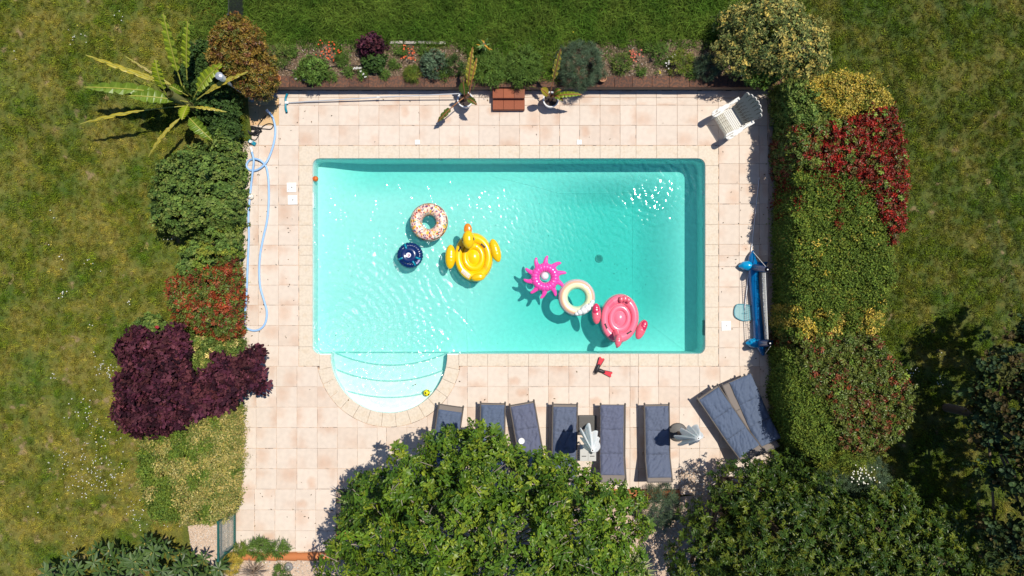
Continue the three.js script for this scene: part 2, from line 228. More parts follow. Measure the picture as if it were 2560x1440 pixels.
// ---------------------------------------------------------------- pool
const WATER = -0.1;
const poolFloor = (x, z) => {   // a shallow end that runs down to a deep end, as it looks through the water
  const t = smooth(-1.4, 2.2, x + 0.25 * z), deep = 0.5 + 0.12 * smooth(-5, -1, x) + 0.72 * t, side = smooth(1.7, 0.2, z) * 0.6 + 0.4;
  let d = 0.5 + (deep - 0.5) * lerp(1, side, t); d = lerp(d, 0.84, smooth(-2.1, -3.1, z) * smooth(-5.2, -3.6, x)); return -lerp(d, 0.84, smooth(3.2, 4.6, x));
};
const pool = thing('swimming_pool', 'rectangular swimming pool basin with rounded entry steps', 'pool'); pool.userData.kind = 'structure';
{
  const linerTex = dataTexture(512, 512, (i, j) => { const k = 1 + 0.02 * n1(i / 50, j / 50) + 0.03 * (R() - 0.5); return [236 * k, 238 * k, 232 * k]; }); linerTex.repeat.set(0.6, 0.6);
  const liner = mat(0xffffff, 0.7, { map: linerTex });
  const pos = [], uv = [], idx = [], nx = 124, nz = 84, X0 = -5.06, X1 = 4.9, Z0 = -3.31, Z1 = 3.4;
  for (let j = 0; j <= nz; j++) for (let i = 0; i <= nx; i++) { const x = lerp(X0, X1, i / nx), z = lerp(Z0, Z1, j / nz); pos.push(x, poolFloor(x, Math.min(z, 1.7)), z); uv.push(x, z); }
  for (let j = 0; j < nz; j++) for (let i = 0; i < nx; i++) { const x = lerp(X0, X1, (i + 0.5) / nx), z = lerp(Z0, Z1, (j + 0.5) / nz); if (!inPool(x, z, 0.09)) continue; const a = j * (nx + 1) + i; idx.push(a, a + nx + 1, a + 1, a + 1, a + nx + 1, a + nx + 2); }
  const fg = geoOf(pos, idx, uv); fg.computeVertexNormals(); part('pool_floor', fg, liner, pool);
  const ring = shapeOf(poolContour(0.155)); ring.holes.push(new THREE.Path(poolContour(0).map((p) => new THREE.Vector2(...p))));
  part('pool_wall', slab(ring, -1.5, -0.034, 4), liner, pool);
  // entry steps: curved treads inside the half round
  const edgeLineMat = mat(lin(0.34, 0.6, 0.55), 0.7); const stepMat = mat(0xffffff, 0.7, { map: linerTex });  // darker teal line laid along the front edge of each step
  const levels = [[1.655, -0.48, 0], [1.97, -0.37, 0.3], [2.36, -0.26, 0.3], [2.76, -0.16, 0.27]];
  levels.forEach(([zc, y, sag], k) => {
    const { cx, cz, r } = POOL, rad = r + 0.05, up = [], low = [];
    for (let i = 0; i <= 40; i++) { const x = lerp(-rad, rad, i / 40) * 0.999, arc = cz + Math.sqrt(Math.max(0, rad * rad - x * x)), front = zc - sag * (x / 1.4) ** 2; if (front < arc - 0.01) { up.push([cx + x, front]); low.push([cx + x, arc]); } }
    const edgePath = up.map((p) => V(p[0], y, p[1])).filter((p) => Math.hypot(p.x - cx, p.z - cz) < r - 0.01 || k === 0), st = part('step', slab(shapeOf([...up, ...low.reverse()]), k ? levels[k - 1][1] - 0.02 : -0.9, y, 4), stepMat, pool); part('edge_line', tube(edgePath, 0.019, 48, 6), edgeLineMat, st);
  });
  // welded liner seams and a little grit on the floor
  const seamMat = mat(lin(0.74, 0.77, 0.73), 0.7), onFloor = (x, y) => { const p = A(x, y, -0.75); return V(p.x, poolFloor(p.x, Math.min(p.z, 1.6)) + 0.004, p.z); };
  for (const path of [[[1167, 770], [1168, 830], [1169, 879]], [[1592, 470], [1592, 620], [1592, 780]], [[1592, 780], [1650, 828], [1712, 876]], [[1230, 440], [1400, 480], [1592, 475]]]) part('liner_seam', tube(path.flatMap(([x, y], k, a) => k < a.length - 1 ? [0, 0.25, 0.5, 0.75].map((t) => onFloor(lerp(x, a[k + 1][0], t), lerp(y, a[k + 1][1], t))) : [onFloor(x, y)]), 0.005, 40, 5), seamMat, pool);
  const grit = []; for (let k = 0; k < 60; k++) { const p = onFloor(k < 24 ? 1590 + rr(-60, 40) : rr(820, 1700), k < 24 ? rr(600, 760) : rr(440, 870)); p.y += 0.006; grit.push([place(p, V(0, 1, 0), R() * 6, rr(0.4, 1.2)), lin(0.05, 0.06, 0.03)]); } copies('grit', box(0.022, 0.006, 0.008), mat(0xffffff, 0.9), grit, pool);
  // fittings
  const white = phys(lin(0.75, 0.78, 0.76), 0.35), dark = mat(lin(0.06, 0.1, 0.1), 0.5);
  const dp = A(1502, 645, -0.95); const drain = part('main_drain', new THREE.CylinderGeometry(0.1, 0.11, 0.03, 28), mat(lin(0.3, 0.36, 0.33), 0.6), pool); drain.position.set(dp.x, poolFloor(dp.x, dp.z) + 0.02, dp.z);
  for (let k = 0; k < 5; k++) part('grate_slot', box(0.15 - Math.abs(k - 2) * 0.03, 0.006, 0.014, 0, 0.017, (k - 2) * 0.03), dark, drain);
  for (const [x, z, a] of [[-1.8, -3.235, 0], [1.75, -3.235, 0], [-4.985, 1, PI / 2], [4.825, -2.4, PI / 2]]) { const o = part('inlet', new THREE.CylinderGeometry(0.05, 0.05, 0.03, 20).rotateX(PI / 2), white, pool); o.position.set(x, -0.2, z); o.rotation.y = a; }
  for (const [x, z] of [[-4.985, -2.2], [4.826, 1.0]]) { const o = part('skimmer_mouth', merged([box(0.02, 0.025, 0.38, 0, 0.075, 0), box(0.02, 0.025, 0.38, 0, -0.075, 0), box(0.02, 0.13, 0.02, 0, 0, 0.18), box(0.02, 0.13, 0.02, 0, 0, -0.18), box(0.008, 0.13, 0.34)]), x < 0 ? white : mat(lin(0.12, 0.15, 0.15), 0.5), pool); o.position.set(x, -0.13, z); }
}
{ // coping stones: straight runs, corners and the ring round the steps
  const cop = thing('pool_coping', 'pale coping stones edging the pool and its steps', 'coping'); cop.userData.kind = 'structure';
  const y0 = -0.034, y1 = 0.006, ix0 = 781, ix1 = 1763, iz0 = 396, iz1 = 885, ox0 = 747.3, ox1 = 1796, oz0 = 364.3, oz1 = 915.4;
  const stone = (pts) => { const s = shapeOf(pts.map((p) => [px(p[0]), pz(p[1])])), g = new THREE.ExtrudeGeometry(s, { depth: y1 - y0 - 0.012, bevelEnabled: true, bevelSize: 0.006, bevelOffset: -0.006, bevelThickness: 0.006, bevelSegments: 2, curveSegments: 8 }).rotateX(PI / 2).translate(0, y1 - 0.006, 0), P = g.attributes.position, U = [], du = R(), dv = R(); for (let k = 0; k < P.count; k++) U.push(P.getX(k) * 0.9 + du, P.getZ(k) * 0.9 + dv); g.setAttribute('uv', new THREE.Float32BufferAttribute(U, 2)); const o = part('coping_stone', g, copMat, cop); o.position.y = rr(-0.001, 0.001); };
  const G = 0.18, rect = (a, b, c, d) => stone([[a + G, c + G], [b - G, c + G], [b - G, d - G], [a + G, d - G]]);
  const topX = [799, 847, 897, 947, 998, 1048, 1098, 1148, 1197, 1248, 1299, 1349, 1399, 1449, 1500, 1550, 1590, 1641, 1693, 1745];
  for (let i = 0; i < topX.length - 1; i++) rect(topX[i], topX[i + 1], oz0, iz0);
  const lz = [414, 463, 513, 563, 613, 638, 663, 713, 763, 814, 867]; for (let i = 0; i < lz.length - 1; i++) rect(ox0, ix0, lz[i], lz[i + 1]);
  const rz = [414, 460, 510, 561, 611, 639.5, 667, 717.5, 768, 819, 867]; for (let i = 0; i < rz.length - 1; i++) rect(ix1, ox1, rz[i], rz[i + 1]);
  const bx = [1147, 1168, 1219, 1270, 1321, 1371, 1422, 1473, 1523, 1575, 1596, 1646, 1698, 1745]; for (let i = 0; i < bx.length - 1; i++) rect(bx[i], bx[i + 1], iz1, oz1);
  const corner = (cx, cz, sx, sz, ox, oz, ex, ez) => { const arc = []; for (let i = 0; i <= 8; i++) { const t = i / 8 * PI / 2; arc.push([cx + sx * 18 * Math.sin(t), cz + sz * 18 * Math.cos(t)]); } stone([[ex, cz + sz * 18], ...arc, [cx + sx * 18, ez], [ox, ez], [ox, oz], [ex, oz]].filter((p, i, a) => i === 0 || Math.hypot(p[0] - a[i - 1][0], p[1] - a[i - 1][1]) > 0.1)); };
  corner(ix0 + 18, iz0 + 18, -1, -1, ox0 + G, oz0 + G, 799 - G, 414 - G); corner(ix1 - 18, iz0 + 18, 1, -1, ox1 - G, oz0 + G, 1745 + G, 414 - G); corner(ix1 - 18, iz1 - 18, 1, 1, ox1 - G, oz1 - G, 1745 + G, 867 + G); corner(ix0 + 18, iz1 - 18, -1, 1, ox0 + G, oz1 - G, 799 - G, 867 + G);
  const C = [972, 887], ri = 146, ro = 180, N = 15;
  for (let i = 0; i < N; i++) { const t0 = lerp(0.0, PI, i / N) + 0.002, t1 = lerp(0, PI, (i + 1) / N) - 0.002, pts = []; for (let k = 0; k <= 6; k++) { const t = lerp(t0, t1, k / 6); pts.push([C[0] + ri * Math.cos(t), Math.max(885.2, C[1] + ri * Math.sin(t))]); } for (let k = 6; k >= 0; k--) { const t = lerp(t0, t1, k / 6); let x = C[0] + ro * Math.cos(t), z = C[1] + ro * Math.sin(t); if (i === 0) x = Math.min(x, 1146.6); if (i === N - 1) x = Math.max(x, 799); pts.push([x, Math.max(885.2, z)]); } stone(pts); }
}
// ---------------------------------------------------------------- water
const calm = (x, z) => lerp(1, 0.045, smooth(-2.4, 0.6, x)) * smooth(-3.3, -2.3, z) + 0.07 * Math.exp(-((x - 3.7) ** 2) * 2.2 - ((z + 2.4) ** 2) * 3);
const ripple = (x, z) => {
  const ring = (cx, cz, wl, amp, fall, ph) => { const d = Math.hypot(x - cx, z - cz) + 0.04 * n2(x * 2 + cx, z * 2); return amp * Math.sin(2 * PI * d / wl + ph) * Math.exp(-d / fall) * smooth(0, 0.25, d); };
  const chop = (cx, cz, s, amp) => { const d = Math.hypot(x - cx, z - cz) / s; if (d > 2.5) return 0; const a = 1 - Math.abs(n1(x * 3.6, z * 3.6)), b = 1 - Math.abs(n3(x * 7, z * 7)); return -amp * Math.exp(-d * d) * (a * a * a + 0.6 * b * b * b * b); };
  const web = 1 - Math.abs(n2(x * 1.9 + 0.5 * n1(x, z), z * 1.9 + 0.5 * n3(x, z))), web2 = 1 - Math.abs(n4(x * 4.2 + 0.4 * n1(x * 2, z * 2), z * 3.4));
  return ring(-4.4, 1.15, 0.21, 0.026, 1.3, 0) + ring(-3.05, 2.2, 0.15, 0.02, 1.0, 1) + ring(3.6, -2.55, 0.19, 0.024, 1.2, 2) + ring(-2.55, -0.8, 0.16, 0.009, 0.5, 0) + ring(-2.1, -1.6, 0.17, 0.008, 0.5, 2)
    + chop(-3.2, 1.3, 0.8, 0.045) + chop(-4.3, 1.1, 0.4, 0.05) + chop(-3.1, 2.1, 0.5, 0.045) + chop(3.3, -2.4, 1.1, 0.05) + chop(0.6, -2.1, 1.4, 0.045) + chop(1.6, -1.2, 1.5, 0.03)
    - 0.015 * web ** 5 - 0.007 * web2 ** 5 + 0.005 * n1(x * 0.8, z * 0.8);
};
{
  const X0 = -5.05, Z0 = -3.3, C = 0.025, nx = Math.round(9.95 / C), nz = Math.round(6.55 / C), id = new Int32Array((nx + 1) * (nz + 1)).fill(-1), pos = [], uv = [], cells = [], idx = [];
  const at = (i, j) => { const k = j * (nx + 1) + i; if (id[k] < 0) { const x = X0 + i * C, z = Z0 + j * C; id[k] = pos.length / 3; pos.push(x, WATER + 1.8 * ripple(x, z), z); uv.push(x, z); } return id[k]; };
  const has = (i, j) => i >= 0 && j >= 0 && i < nx && j < nz && inPool(X0 + (i + 0.5) * C, Z0 + (j + 0.5) * C, 0.05);
  for (let j = 0; j < nz; j++) for (let i = 0; i < nx; i++) if (has(i, j)) { const a = at(i, j), b = at(i, j + 1), c = at(i + 1, j + 1), d = at(i + 1, j); idx.push(a, b, c, a, c, d); cells.push([i, j]); }
  const topIdx = idx.slice(), n = pos.length / 3, P2 = pos.slice(), U2 = uv.slice();
  for (let k = 0; k < n; k++) { P2.push(pos[3 * k], -1.45, pos[3 * k + 2]); U2.push(uv[2 * k], uv[2 * k + 1]); }
  const I2 = topIdx.slice(); for (let k = 0; k < topIdx.length; k += 3) I2.push(topIdx[k] + n, topIdx[k + 2] + n, topIdx[k + 1] + n);
  const wall = (a, b) => I2.push(a, a + n, b + n, a, b + n, b);
  for (const [i, j] of cells) { const a = at(i, j), b = at(i, j + 1), c = at(i + 1, j + 1), d = at(i + 1, j); if (!has(i - 1, j)) wall(a, b); if (!has(i, j + 1)) wall(b, c); if (!has(i + 1, j)) wall(c, d); if (!has(i, j - 1)) wall(d, a); }
  const water = thing('pool_water', 'clear turquoise rippled water filling the pool', 'water'); water.userData.kind = 'structure';
  const body = geoOf(P2, I2, U2); body.computeVertexNormals();
  part('water_body', body, new THREE.MeshPhysicalMaterial({ color: lin(0.12, 0.82, 0.8), roughness: 1, specularIntensity: 0, thickness: 1, attenuationColor: lin(0.3, 0.79, 0.755), attenuationDistance: 1, transparent: true, opacity: 0.1, side: THREE.DoubleSide }), water);
  const stir = dataTexture(256, 168, (i, j) => { const x = -5.1 + i / 256 * 10, z = -3.35 + j / 168 * 6.6, a = Math.exp(-((x + 3.4) ** 2) / 5 - ((z - 0.1) ** 2) / 2.2), b = 0.55 * Math.exp(-((x - 0.4) ** 2) / 3 - ((z + 1.3) ** 2) / 2.4); const k = 255 * (0.05 + 0.34 * clamp(a + b)); return [k, k, k]; }, false);   // finely stirred near the inlets, smooth elsewhere
  const top = geoOf(pos.map((v, k) => k % 3 === 1 ? WATER + 0.006 + 0.75 * (v - WATER) * calm(pos[k - 1], pos[k + 1]) : v), topIdx, uv.map((v, k) => k % 2 ? (v + 3.35) / 6.6 : (v + 5.1) / 10)); top.computeVertexNormals();
  part('water_surface', top, new THREE.MeshPhysicalMaterial({ color: lin(1, 1, 1), transmission: 1, roughness: 1, roughnessMap: stir, ior: 1.33, thickness: 0, side: THREE.DoubleSide }), water);
}
// ---------------------------------------------------------------- planting
// one leaf: four faces folded along the midrib, from the origin along +z, tip raised or drooping
function leafPts(len, wid, fold, droop, belly = 0.45) {
  const m = [0, droop * 0.35 - fold, len * belly], l = [-wid / 2, droop * 0.35, len * belly], r = [wid / 2, droop * 0.35, len * belly], t = [0, droop, len], b = [0, 0, 0];
  return [b, l, m, b, m, r, l, t, m, m, t, r];
}
function ovalPts(len, wid, fold, droop) { const P = [], row = (t, w) => { const y = droop * t * t; return [[-w, y, len * t], [0, y - fold, len * t], [w, y, len * t]]; }, b = [0, 0, 0], a = row(0.3, wid * 0.4), c = row(0.65, wid * 0.5), e = [0, droop, len]; P.push(b, a[0], a[1], b, a[1], a[2]); for (const k of [0, 1]) P.push(a[k], c[k], a[k + 1], a[k + 1], c[k], c[k + 1]); P.push(c[0], e, c[1], c[1], e, c[2]); return P; }
function clump(n, len, wid, o = {}) {   // a spray of leaves round +y
  const q = rng(o.seed ?? 7), pos = [], col = [], e = new THREE.Euler(), v = V(0, 0, 0), spread = o.spread ?? 0.03, lo = o.lo ?? -0.1, hi = o.hi ?? 1.0;
  for (let i = 0; i < n; i++) {
    const s = 0.7 + 0.55 * q(), P = o.oval ? ovalPts(len * s, wid * s, wid * 0.16, -len * 0.22 * q()) : leafPts(len * s, wid * s, wid * 0.18, -len * 0.2 * q(), o.belly ?? 0.45), k = 0.75 + 0.5 * q(), y = o.tint ? (q() - 0.5) * o.tint : 0;
    e.set(-lerp(lo, hi, q()), q() * 2 * PI, (q() - 0.5) * 0.9, 'YXZ');
    const ox = (q() - 0.5) * 2 * spread, oy = (q() - 0.5) * 1.6 * spread, oz = (q() - 0.5) * 2 * spread;
    for (const p of P) { v.set(...p).applyEuler(e); pos.push(v.x + ox, v.y + oy, v.z + oz); col.push(k * (1 + y), k * (1 + y * 0.4), k * (1 - y)); }
  }
  return geoOf(pos, null, null, col);
}
const leafMat = phys(0xffffff, 0.55, { vertexColors: true, specularIntensity: 0.25 }), dullLeaf = phys(0xffffff, 0.75, { vertexColors: true, specularIntensity: 0.3 }), glossLeaf = phys(0xffffff, 0.38, { vertexColors: true, specularIntensity: 0.45 });
const barkMat = mat(lin(0.16, 0.11, 0.07), 0.9), greyBark = mat(lin(0.3, 0.25, 0.2), 0.9);
const vary = (c, k = 0.25) => { const f = 1 + (R() - 0.5) * 2 * k, h = (R() - 0.5) * 0.12; return lin(c[0] * f * (1 + h), c[1] * f, c[2] * f * (1 - h)); };
const pal = {
  privet: () => vary(pick([[0.13, 0.19, 0.025], [0.17, 0.22, 0.03], [0.09, 0.145, 0.02]]), 0.4),
  yellow: () => vary(pick([[0.55, 0.4, 0.05], [0.48, 0.37, 0.06], [0.16, 0.18, 0.025], [0.62, 0.46, 0.1]])),
  red: () => vary(pick([[0.2, 0.012, 0.008], [0.28, 0.02, 0.01], [0.13, 0.02, 0.01], [0.16, 0.014, 0.008], [0.1, 0.08, 0.02]])),
  redGreen: () => vary(pick([[0.16, 0.035, 0.015], [0.2, 0.05, 0.02], [0.09, 0.12, 0.02], [0.07, 0.105, 0.018], [0.12, 0.14, 0.025], [0.1, 0.125, 0.02]])),
  copper: () => vary(pick([[0.27, 0.05, 0.016], [0.22, 0.04, 0.015], [0.33, 0.1, 0.035], [0.1, 0.14, 0.022], [0.12, 0.15, 0.025]])),
  bronze: () => vary(pick([[0.17, 0.115, 0.018], [0.22, 0.13, 0.02], [0.11, 0.12, 0.018], [0.25, 0.17, 0.035], [0.14, 0.06, 0.02]])),
  rose: () => vary(pick([[0.1, 0.16, 0.03], [0.13, 0.19, 0.035], [0.075, 0.125, 0.025], [0.17, 0.21, 0.045]])),
  lime: () => vary(pick([[0.15, 0.2, 0.025], [0.11, 0.17, 0.025], [0.2, 0.22, 0.03]])),
  purple: () => vary(pick([[0.055, 0.013, 0.026], [0.075, 0.018, 0.034], [0.03, 0.008, 0.015], [0.12, 0.035, 0.05], [0.085, 0.025, 0.03]]), 0.5),
  straw: () => vary(pick([[0.42, 0.35, 0.1], [0.34, 0.3, 0.08], [0.2, 0.22, 0.05], [0.5, 0.41, 0.14], [0.15, 0.18, 0.035]])),
  silver: () => vary(pick([[0.38, 0.33, 0.1], [0.26, 0.27, 0.09], [0.15, 0.19, 0.06], [0.44, 0.36, 0.1], [0.11, 0.15, 0.05], [0.08, 0.11, 0.03]])),
  rust: () => vary(pick([[0.12, 0.045, 0.018], [0.09, 0.12, 0.02], [0.07, 0.105, 0.018], [0.12, 0.14, 0.025], [0.1, 0.125, 0.02], [0.08, 0.1, 0.015]])),
  loquat: () => vary([0.045, 0.085, 0.014], 0.3),
  tree: () => vary(pick([[0.085, 0.155, 0.012], [0.115, 0.185, 0.015], [0.06, 0.12, 0.01], [0.16, 0.21, 0.018], [0.045, 0.095, 0.01]])),
  laurel: () => vary(pick([[0.04, 0.075, 0.009], [0.06, 0.095, 0.01], [0.025, 0.052, 0.007], [0.105, 0.135, 0.014]])),
  dark: () => vary(pick([[0.032, 0.056, 0.018], [0.042, 0.066, 0.018], [0.055, 0.06, 0.015], [0.035, 0.062, 0.026], [0.06, 0.045, 0.015]])),
  ivy: () => vary([0.045, 0.085, 0.018], 0.3), grey: () => vary([0.085, 0.13, 0.07], 0.3), weed: () => vary([0.1, 0.17, 0.03], 0.35),
};
const clumps = {
  small: clump(24, 0.042, 0.024, { spread: 0.065, lo: -0.2, hi: 1.3, seed: 1, tint: 0.3 }),
  medium: clump(18, 0.058, 0.026, { spread: 0.065, lo: -0.1, hi: 1.2, seed: 2 }),
  round: clump(16, 0.06, 0.044, { spread: 0.075, lo: -0.3, hi: 0.9, seed: 3, oval: true, tint: 0.2 }),
  cotinus: clump(12, 0.08, 0.06, { spread: 0.07, lo: -0.3, hi: 1.1, seed: 4, oval: true }),
  laurel: clump(13, 0.09, 0.03, { spread: 0.05, lo: 0.0, hi: 1.25, seed: 5, oval: true, tint: 0.3 }),
  fig: clump(9, 0.11, 0.09, { spread: 0.07, lo: -0.3, hi: 0.7, seed: 6, oval: true }),
  silver: clump(14, 0.075, 0.03, { spread: 0.07, lo: -0.1, hi: 1.2, seed: 12, tint: 0.3 }),
  needle: clump(26, 0.1, 0.007, { spread: 0.03, lo: 0.2, hi: 1.4, seed: 8 }),
  fern: clump(22, 0.06, 0.012, { spread: 0.05, lo: 0, hi: 1.3, seed: 9 }),
};
function stems(root, pts, h, m = barkMat, n = 6) { for (let i = 0; i < n; i++) { const p = pts(), b = V(p.x * 0.5, 0, p.z * 0.5), mid = V(p.x * 0.7, h * 0.45, p.z * 0.72), t = V(p.x, h * 0.85, p.z); part('stem', tube([b, mid, t], 0.016, 8, 5), m, root); } }
// clipped or loose shrub whose top fills an outline (pixels of its top edge in the photograph) at height h
function hedge(name, label, category, outline, h, kind, o = {}) {
  const P = outline.map(([x, y]) => A(x, y, o.inner ? h * (1 - smooth(o.inner[0], o.inner[1], x)) : h).setY(h)), c = P.reduce((a, p) => a.add(p), V(0, 0, 0)).multiplyScalar(1 / P.length), gy = groundY(c.x, c.z) + (o.lift ?? 0), root = thing(name, label, category, V(c.x, gy, c.z), 0, o.group);
  const L = [], x0 = Math.min(...P.map((p) => p.x)), x1 = Math.max(...P.map((p) => p.x)), z0 = Math.min(...P.map((p) => p.z)), z1 = Math.max(...P.map((p) => p.z)), den = o.density ?? 300, round = o.round ?? (o.group === HG ? 0.16 : 0.3), hh = h - gy, bump = o.bump ?? 0.07;
  const palette = typeof o.color === 'function' ? o.color : () => pal[o.color]();
  const N = Math.round((x1 - x0) * (z1 - z0) * den);
  for (let i = 0; i < N; i++) {
    const x = rr(x0, x1), z = rr(z0, z1); if (!inPoly(x, z, P)) continue;
    if (o.gap && n3(x * 1.9 + 5, z * 1.9) + 0.5 * n4(x * 4, z * 4) > o.gap) continue; const d = edgeDist(x, z, P), e = 1 - Math.min(1, d / round), y = hh - round * 0.75 * e * e + bump * (n1(x * 2.3, z * 2.3) + 0.8 * n2(x * 6, z * 6)) - 0.24 * R() * R();
    const out = V(n3(x * 3, z * 3) * 0.5, 1.1 - 0.6 * e, n4(x * 3, z * 3) * 0.5); if (e > 0) { const dx = edgeDist(x + 0.02, z, P) - d, dz = edgeDist(x, z + 0.02, P) - d; out.x -= dx * 30 * e; out.z -= dz * 30 * e; }
    L.push([place(V(x - c.x, y, z - c.z), out.normalize(), R() * 6.28, rr(0.55, 1.45)), palette(x, z)]); if (R() < 0.05) L.push([place(V(x - c.x, y + rr(0.06, 0.22), z - c.z), V(rr(-0.5, 0.5), 1, rr(-0.5, 0.5)).normalize(), R() * 6.28, rr(0.6, 1.2)), palette(x, z).multiplyScalar(1.15)]);
  }
  for (let i = 0; i < P.length; i++) {
    const a = P[i], b = P[(i + 1) % P.length], len = Math.hypot(a.x - b.x, a.z - b.z), nrm = V(b.z - a.z, 0, a.x - b.x).normalize(); if (inPoly((a.x + b.x) / 2 + nrm.x * 0.05, (a.z + b.z) / 2 + nrm.z * 0.05, P)) nrm.negate();
    for (let k = 0; k < len * hh * den * 0.55; k++) { const t = R(), y = hh * rr(0.04, 0.85), q = rr(-0.16, 0.03), x = lerp(a.x, b.x, t) + nrm.x * q, z = lerp(a.z, b.z, t) + nrm.z * q; L.push([place(V(x - c.x, y, z - c.z), V(nrm.x + rr(-0.4, 0.4), 0.5, nrm.z + rr(-0.4, 0.4)).normalize(), R() * 6.28, rr(0.75, 1.25)), palette(x, z)]); }
  }
  copies('foliage', clumps[kind], o.mat ?? leafMat, L, root); stems(root, () => { for (let k = 0; k < 50; k++) { const x = rr(x0, x1), z = rr(z0, z1); if (inPoly(x, z, P)) return V(x - c.x, 0, z - c.z); } return V(0, 0, 0); }, hh, barkMat, o.stems ?? 6);
  return root;
}
// shrub or tree crown made of lobes: [px, py, height of the lobe's middle, radius, flatness]
function lobed(root, lobes, den, kind, color, m, o = {}) {
  const E = lobes.map(([x, y, h, r, f = 0.8]) => ({ c: A(x, y, h), r, f })), L = [], tops = [];
  for (const e of E) {
    const N = Math.round(e.r * e.r * 4 * PI * den * 0.8);
    for (let i = 0; i < N; i++) {
      const u = R() * 2 * PI, w = rr(o.under ?? -0.35, 1), s = Math.sqrt(1 - w * w), n = V(s * Math.cos(u), w, s * Math.sin(u)), k = 1 + (o.rough ?? 0.16) * n1(n.x * 2.4 + e.c.x * 3, n.z * 2.4 + e.c.z) + 0.7 * (o.rough ?? 0.16) * n2(n.x * 5 + e.c.z, n.z * 5 + w * 3) - (o.deep ?? 0.34) * R() * R();
      const p = V(e.c.x + n.x * e.r * k, e.c.y + n.y * e.r * e.f * k, e.c.z + n.z * e.r * k); if (o.gap && n3(p.x * 1.3, p.z * 1.3) + 0.5 * n4(p.x * 3, p.z * 3) > o.gap) continue;
      if (E.some((q) => q !== e && ((p.x - q.c.x) ** 2 + (p.z - q.c.z) ** 2) / (q.r * q.r) + (p.y - q.c.y) ** 2 / (q.r * q.f) ** 2 < 0.5)) continue;
      n.y = n.y / e.f * 0.8 + 0.35; n.x += rr(-0.5, 0.5); n.z += rr(-0.5, 0.5); n.normalize();
      const loc = p.clone().sub(root.position); if (p.y < 0.06) continue; L.push([place(loc, n, R() * 6.28, rr(o.s0 ?? 0.75, o.s1 ?? 1.25)), color()]); tops.push([loc, n.clone(), p.y + 2 * w]);
    }
  }
  if (L.length) copies('foliage', typeof kind === 'string' ? clumps[kind] : kind, m, L, root); return { E, tops };
}
function shrub(name, label, category, lobes, den, kind, color, o = {}) {
  const b = A(lobes[0][0], lobes[0][1], lobes[0][2]), root = thing(name, label, category, V(b.x, groundY(b.x, b.z) + (o.lift ?? 0), b.z), 0, o.group);
  const { E } = lobed(root, lobes, den, kind, pal[color], o.mat ?? leafMat, o);
  for (const e of E) for (let k = 0; k < (o.stems ?? 3); k++) { const t = e.c.clone().sub(root.position).add(V(rr(-0.4, 0.4) * e.r, 0.1 * e.r, rr(-0.4, 0.4) * e.r)); part('stem', tube([V(rr(-0.05, 0.05), 0, rr(-0.05, 0.05)), t.clone().multiplyScalar(0.5).add(V(rr(-0.1, 0.1), 0, rr(-0.1, 0.1))), t], o.stemR ?? 0.014, 8, 5), o.bark ?? barkMat, root); }
  return root;
}
// ---- hedge along the right side
const HG = 'shrubs of the mixed hedge right of the terrace';
hedge('euonymus_shrub', 'golden yellow shrub at the top end of the right hedge', 'shrub', [[2035, 195], [2110, 175], [2190, 195], [2228, 235], [2245, 285], [2180, 275], [2120, 300], [2080, 285], [2040, 250], [2010, 220]], 1.45, 'small', { color: 'yellow', group: HG, density: 420 });
hedge('green_shrub', 'dull green shrub between the golden shrub and the terrace corner', 'shrub', [[1972, 195], [2030, 200], [2082, 285], [2060, 320], [1998, 325], [1980, 260]], 1.4, 'medium', { color: 'rose', group: HG });
hedge('photinia_shrub', 'bright crimson photinia in the upper right hedge', 'shrub', [[1992, 310], [2060, 300], [2120, 295], [2180, 262], [2240, 265], [2262, 340], [2276, 450], [2266, 560], [2240, 610], [2205, 545], [2180, 470], [2120, 440], [2060, 430], [2005, 445], [1985, 380]], 1.5, 'medium', { group: HG, density: 330, mat: glossLeaf, color: (x, z) => (n1(x * 1.5, z * 1.3) + 0.5 * n2(x * 4, z * 4) + 0.9 * (x - 7.4) > -0.15 ? (R() < 0.1 ? pal.privet() : pal.red()) : R() < 0.3 ? pal.privet() : pal.redGreen()) });
hedge('privet_shrub', 'large clipped green privet in the middle of the right hedge', 'shrub', [[2003, 430], [2060, 425], [2120, 435], [2185, 470], [2215, 560], [2238, 620], [2240, 690], [2218, 760], [2100, 785], [1995, 765], [1990, 600], [1990, 500]], 1.45, 'small', { color: (x, z) => (z < -2.1 + 0.7 * n1(x * 1.5, 3) + 0.6 * n2(x * 3, z * 3) && R() < 0.35 ? pal.red() : R() < 0.03 ? pal.yellow() : pal.privet()), group: HG, density: 460 });
hedge('variegated_shrub', 'pale yellow variegated shrub below the green privet', 'shrub', [[1988, 770], [2060, 765], [2130, 778], [2195, 750], [2228, 765], [2200, 825], [2110, 840], [2000, 858], [1978, 825]], 1.4, 'small', { group: HG, density: 400, bump: 0.14, color: (x, z) => (n2(x * 2.5, z * 2.5) > -0.1 ? pal.yellow() : pal.privet()) });
hedge('photinia_shrub', 'green and dark red photinia at the lower end of the right hedge', 'shrub', [[1990, 850], [2100, 835], [2195, 840], [2250, 905], [2287, 980], [2282, 1060], [2250, 1105], [2170, 1150], [2100, 1110], [2070, 1010], [2010, 940]], 1.5, 'medium', { group: HG, density: 300, mat: glossLeaf, color: (x, z) => (n1(x * 1.6, z * 1.6) + 0.5 * n2(x * 4, z * 4) > 0.3 ? (R() < 0.2 ? pal.privet() : pal.redGreen()) : pal.rust()) });
hedge('green_shrub', 'small-leaved light green shrub beside the two slanted loungers', 'shrub', [[1978, 880], [2030, 930], [2075, 1010], [2105, 1100], [2060, 1150], [1995, 1120], [1975, 1010]], 1.4, 'small', { color: 'privet', group: HG, density: 420 });
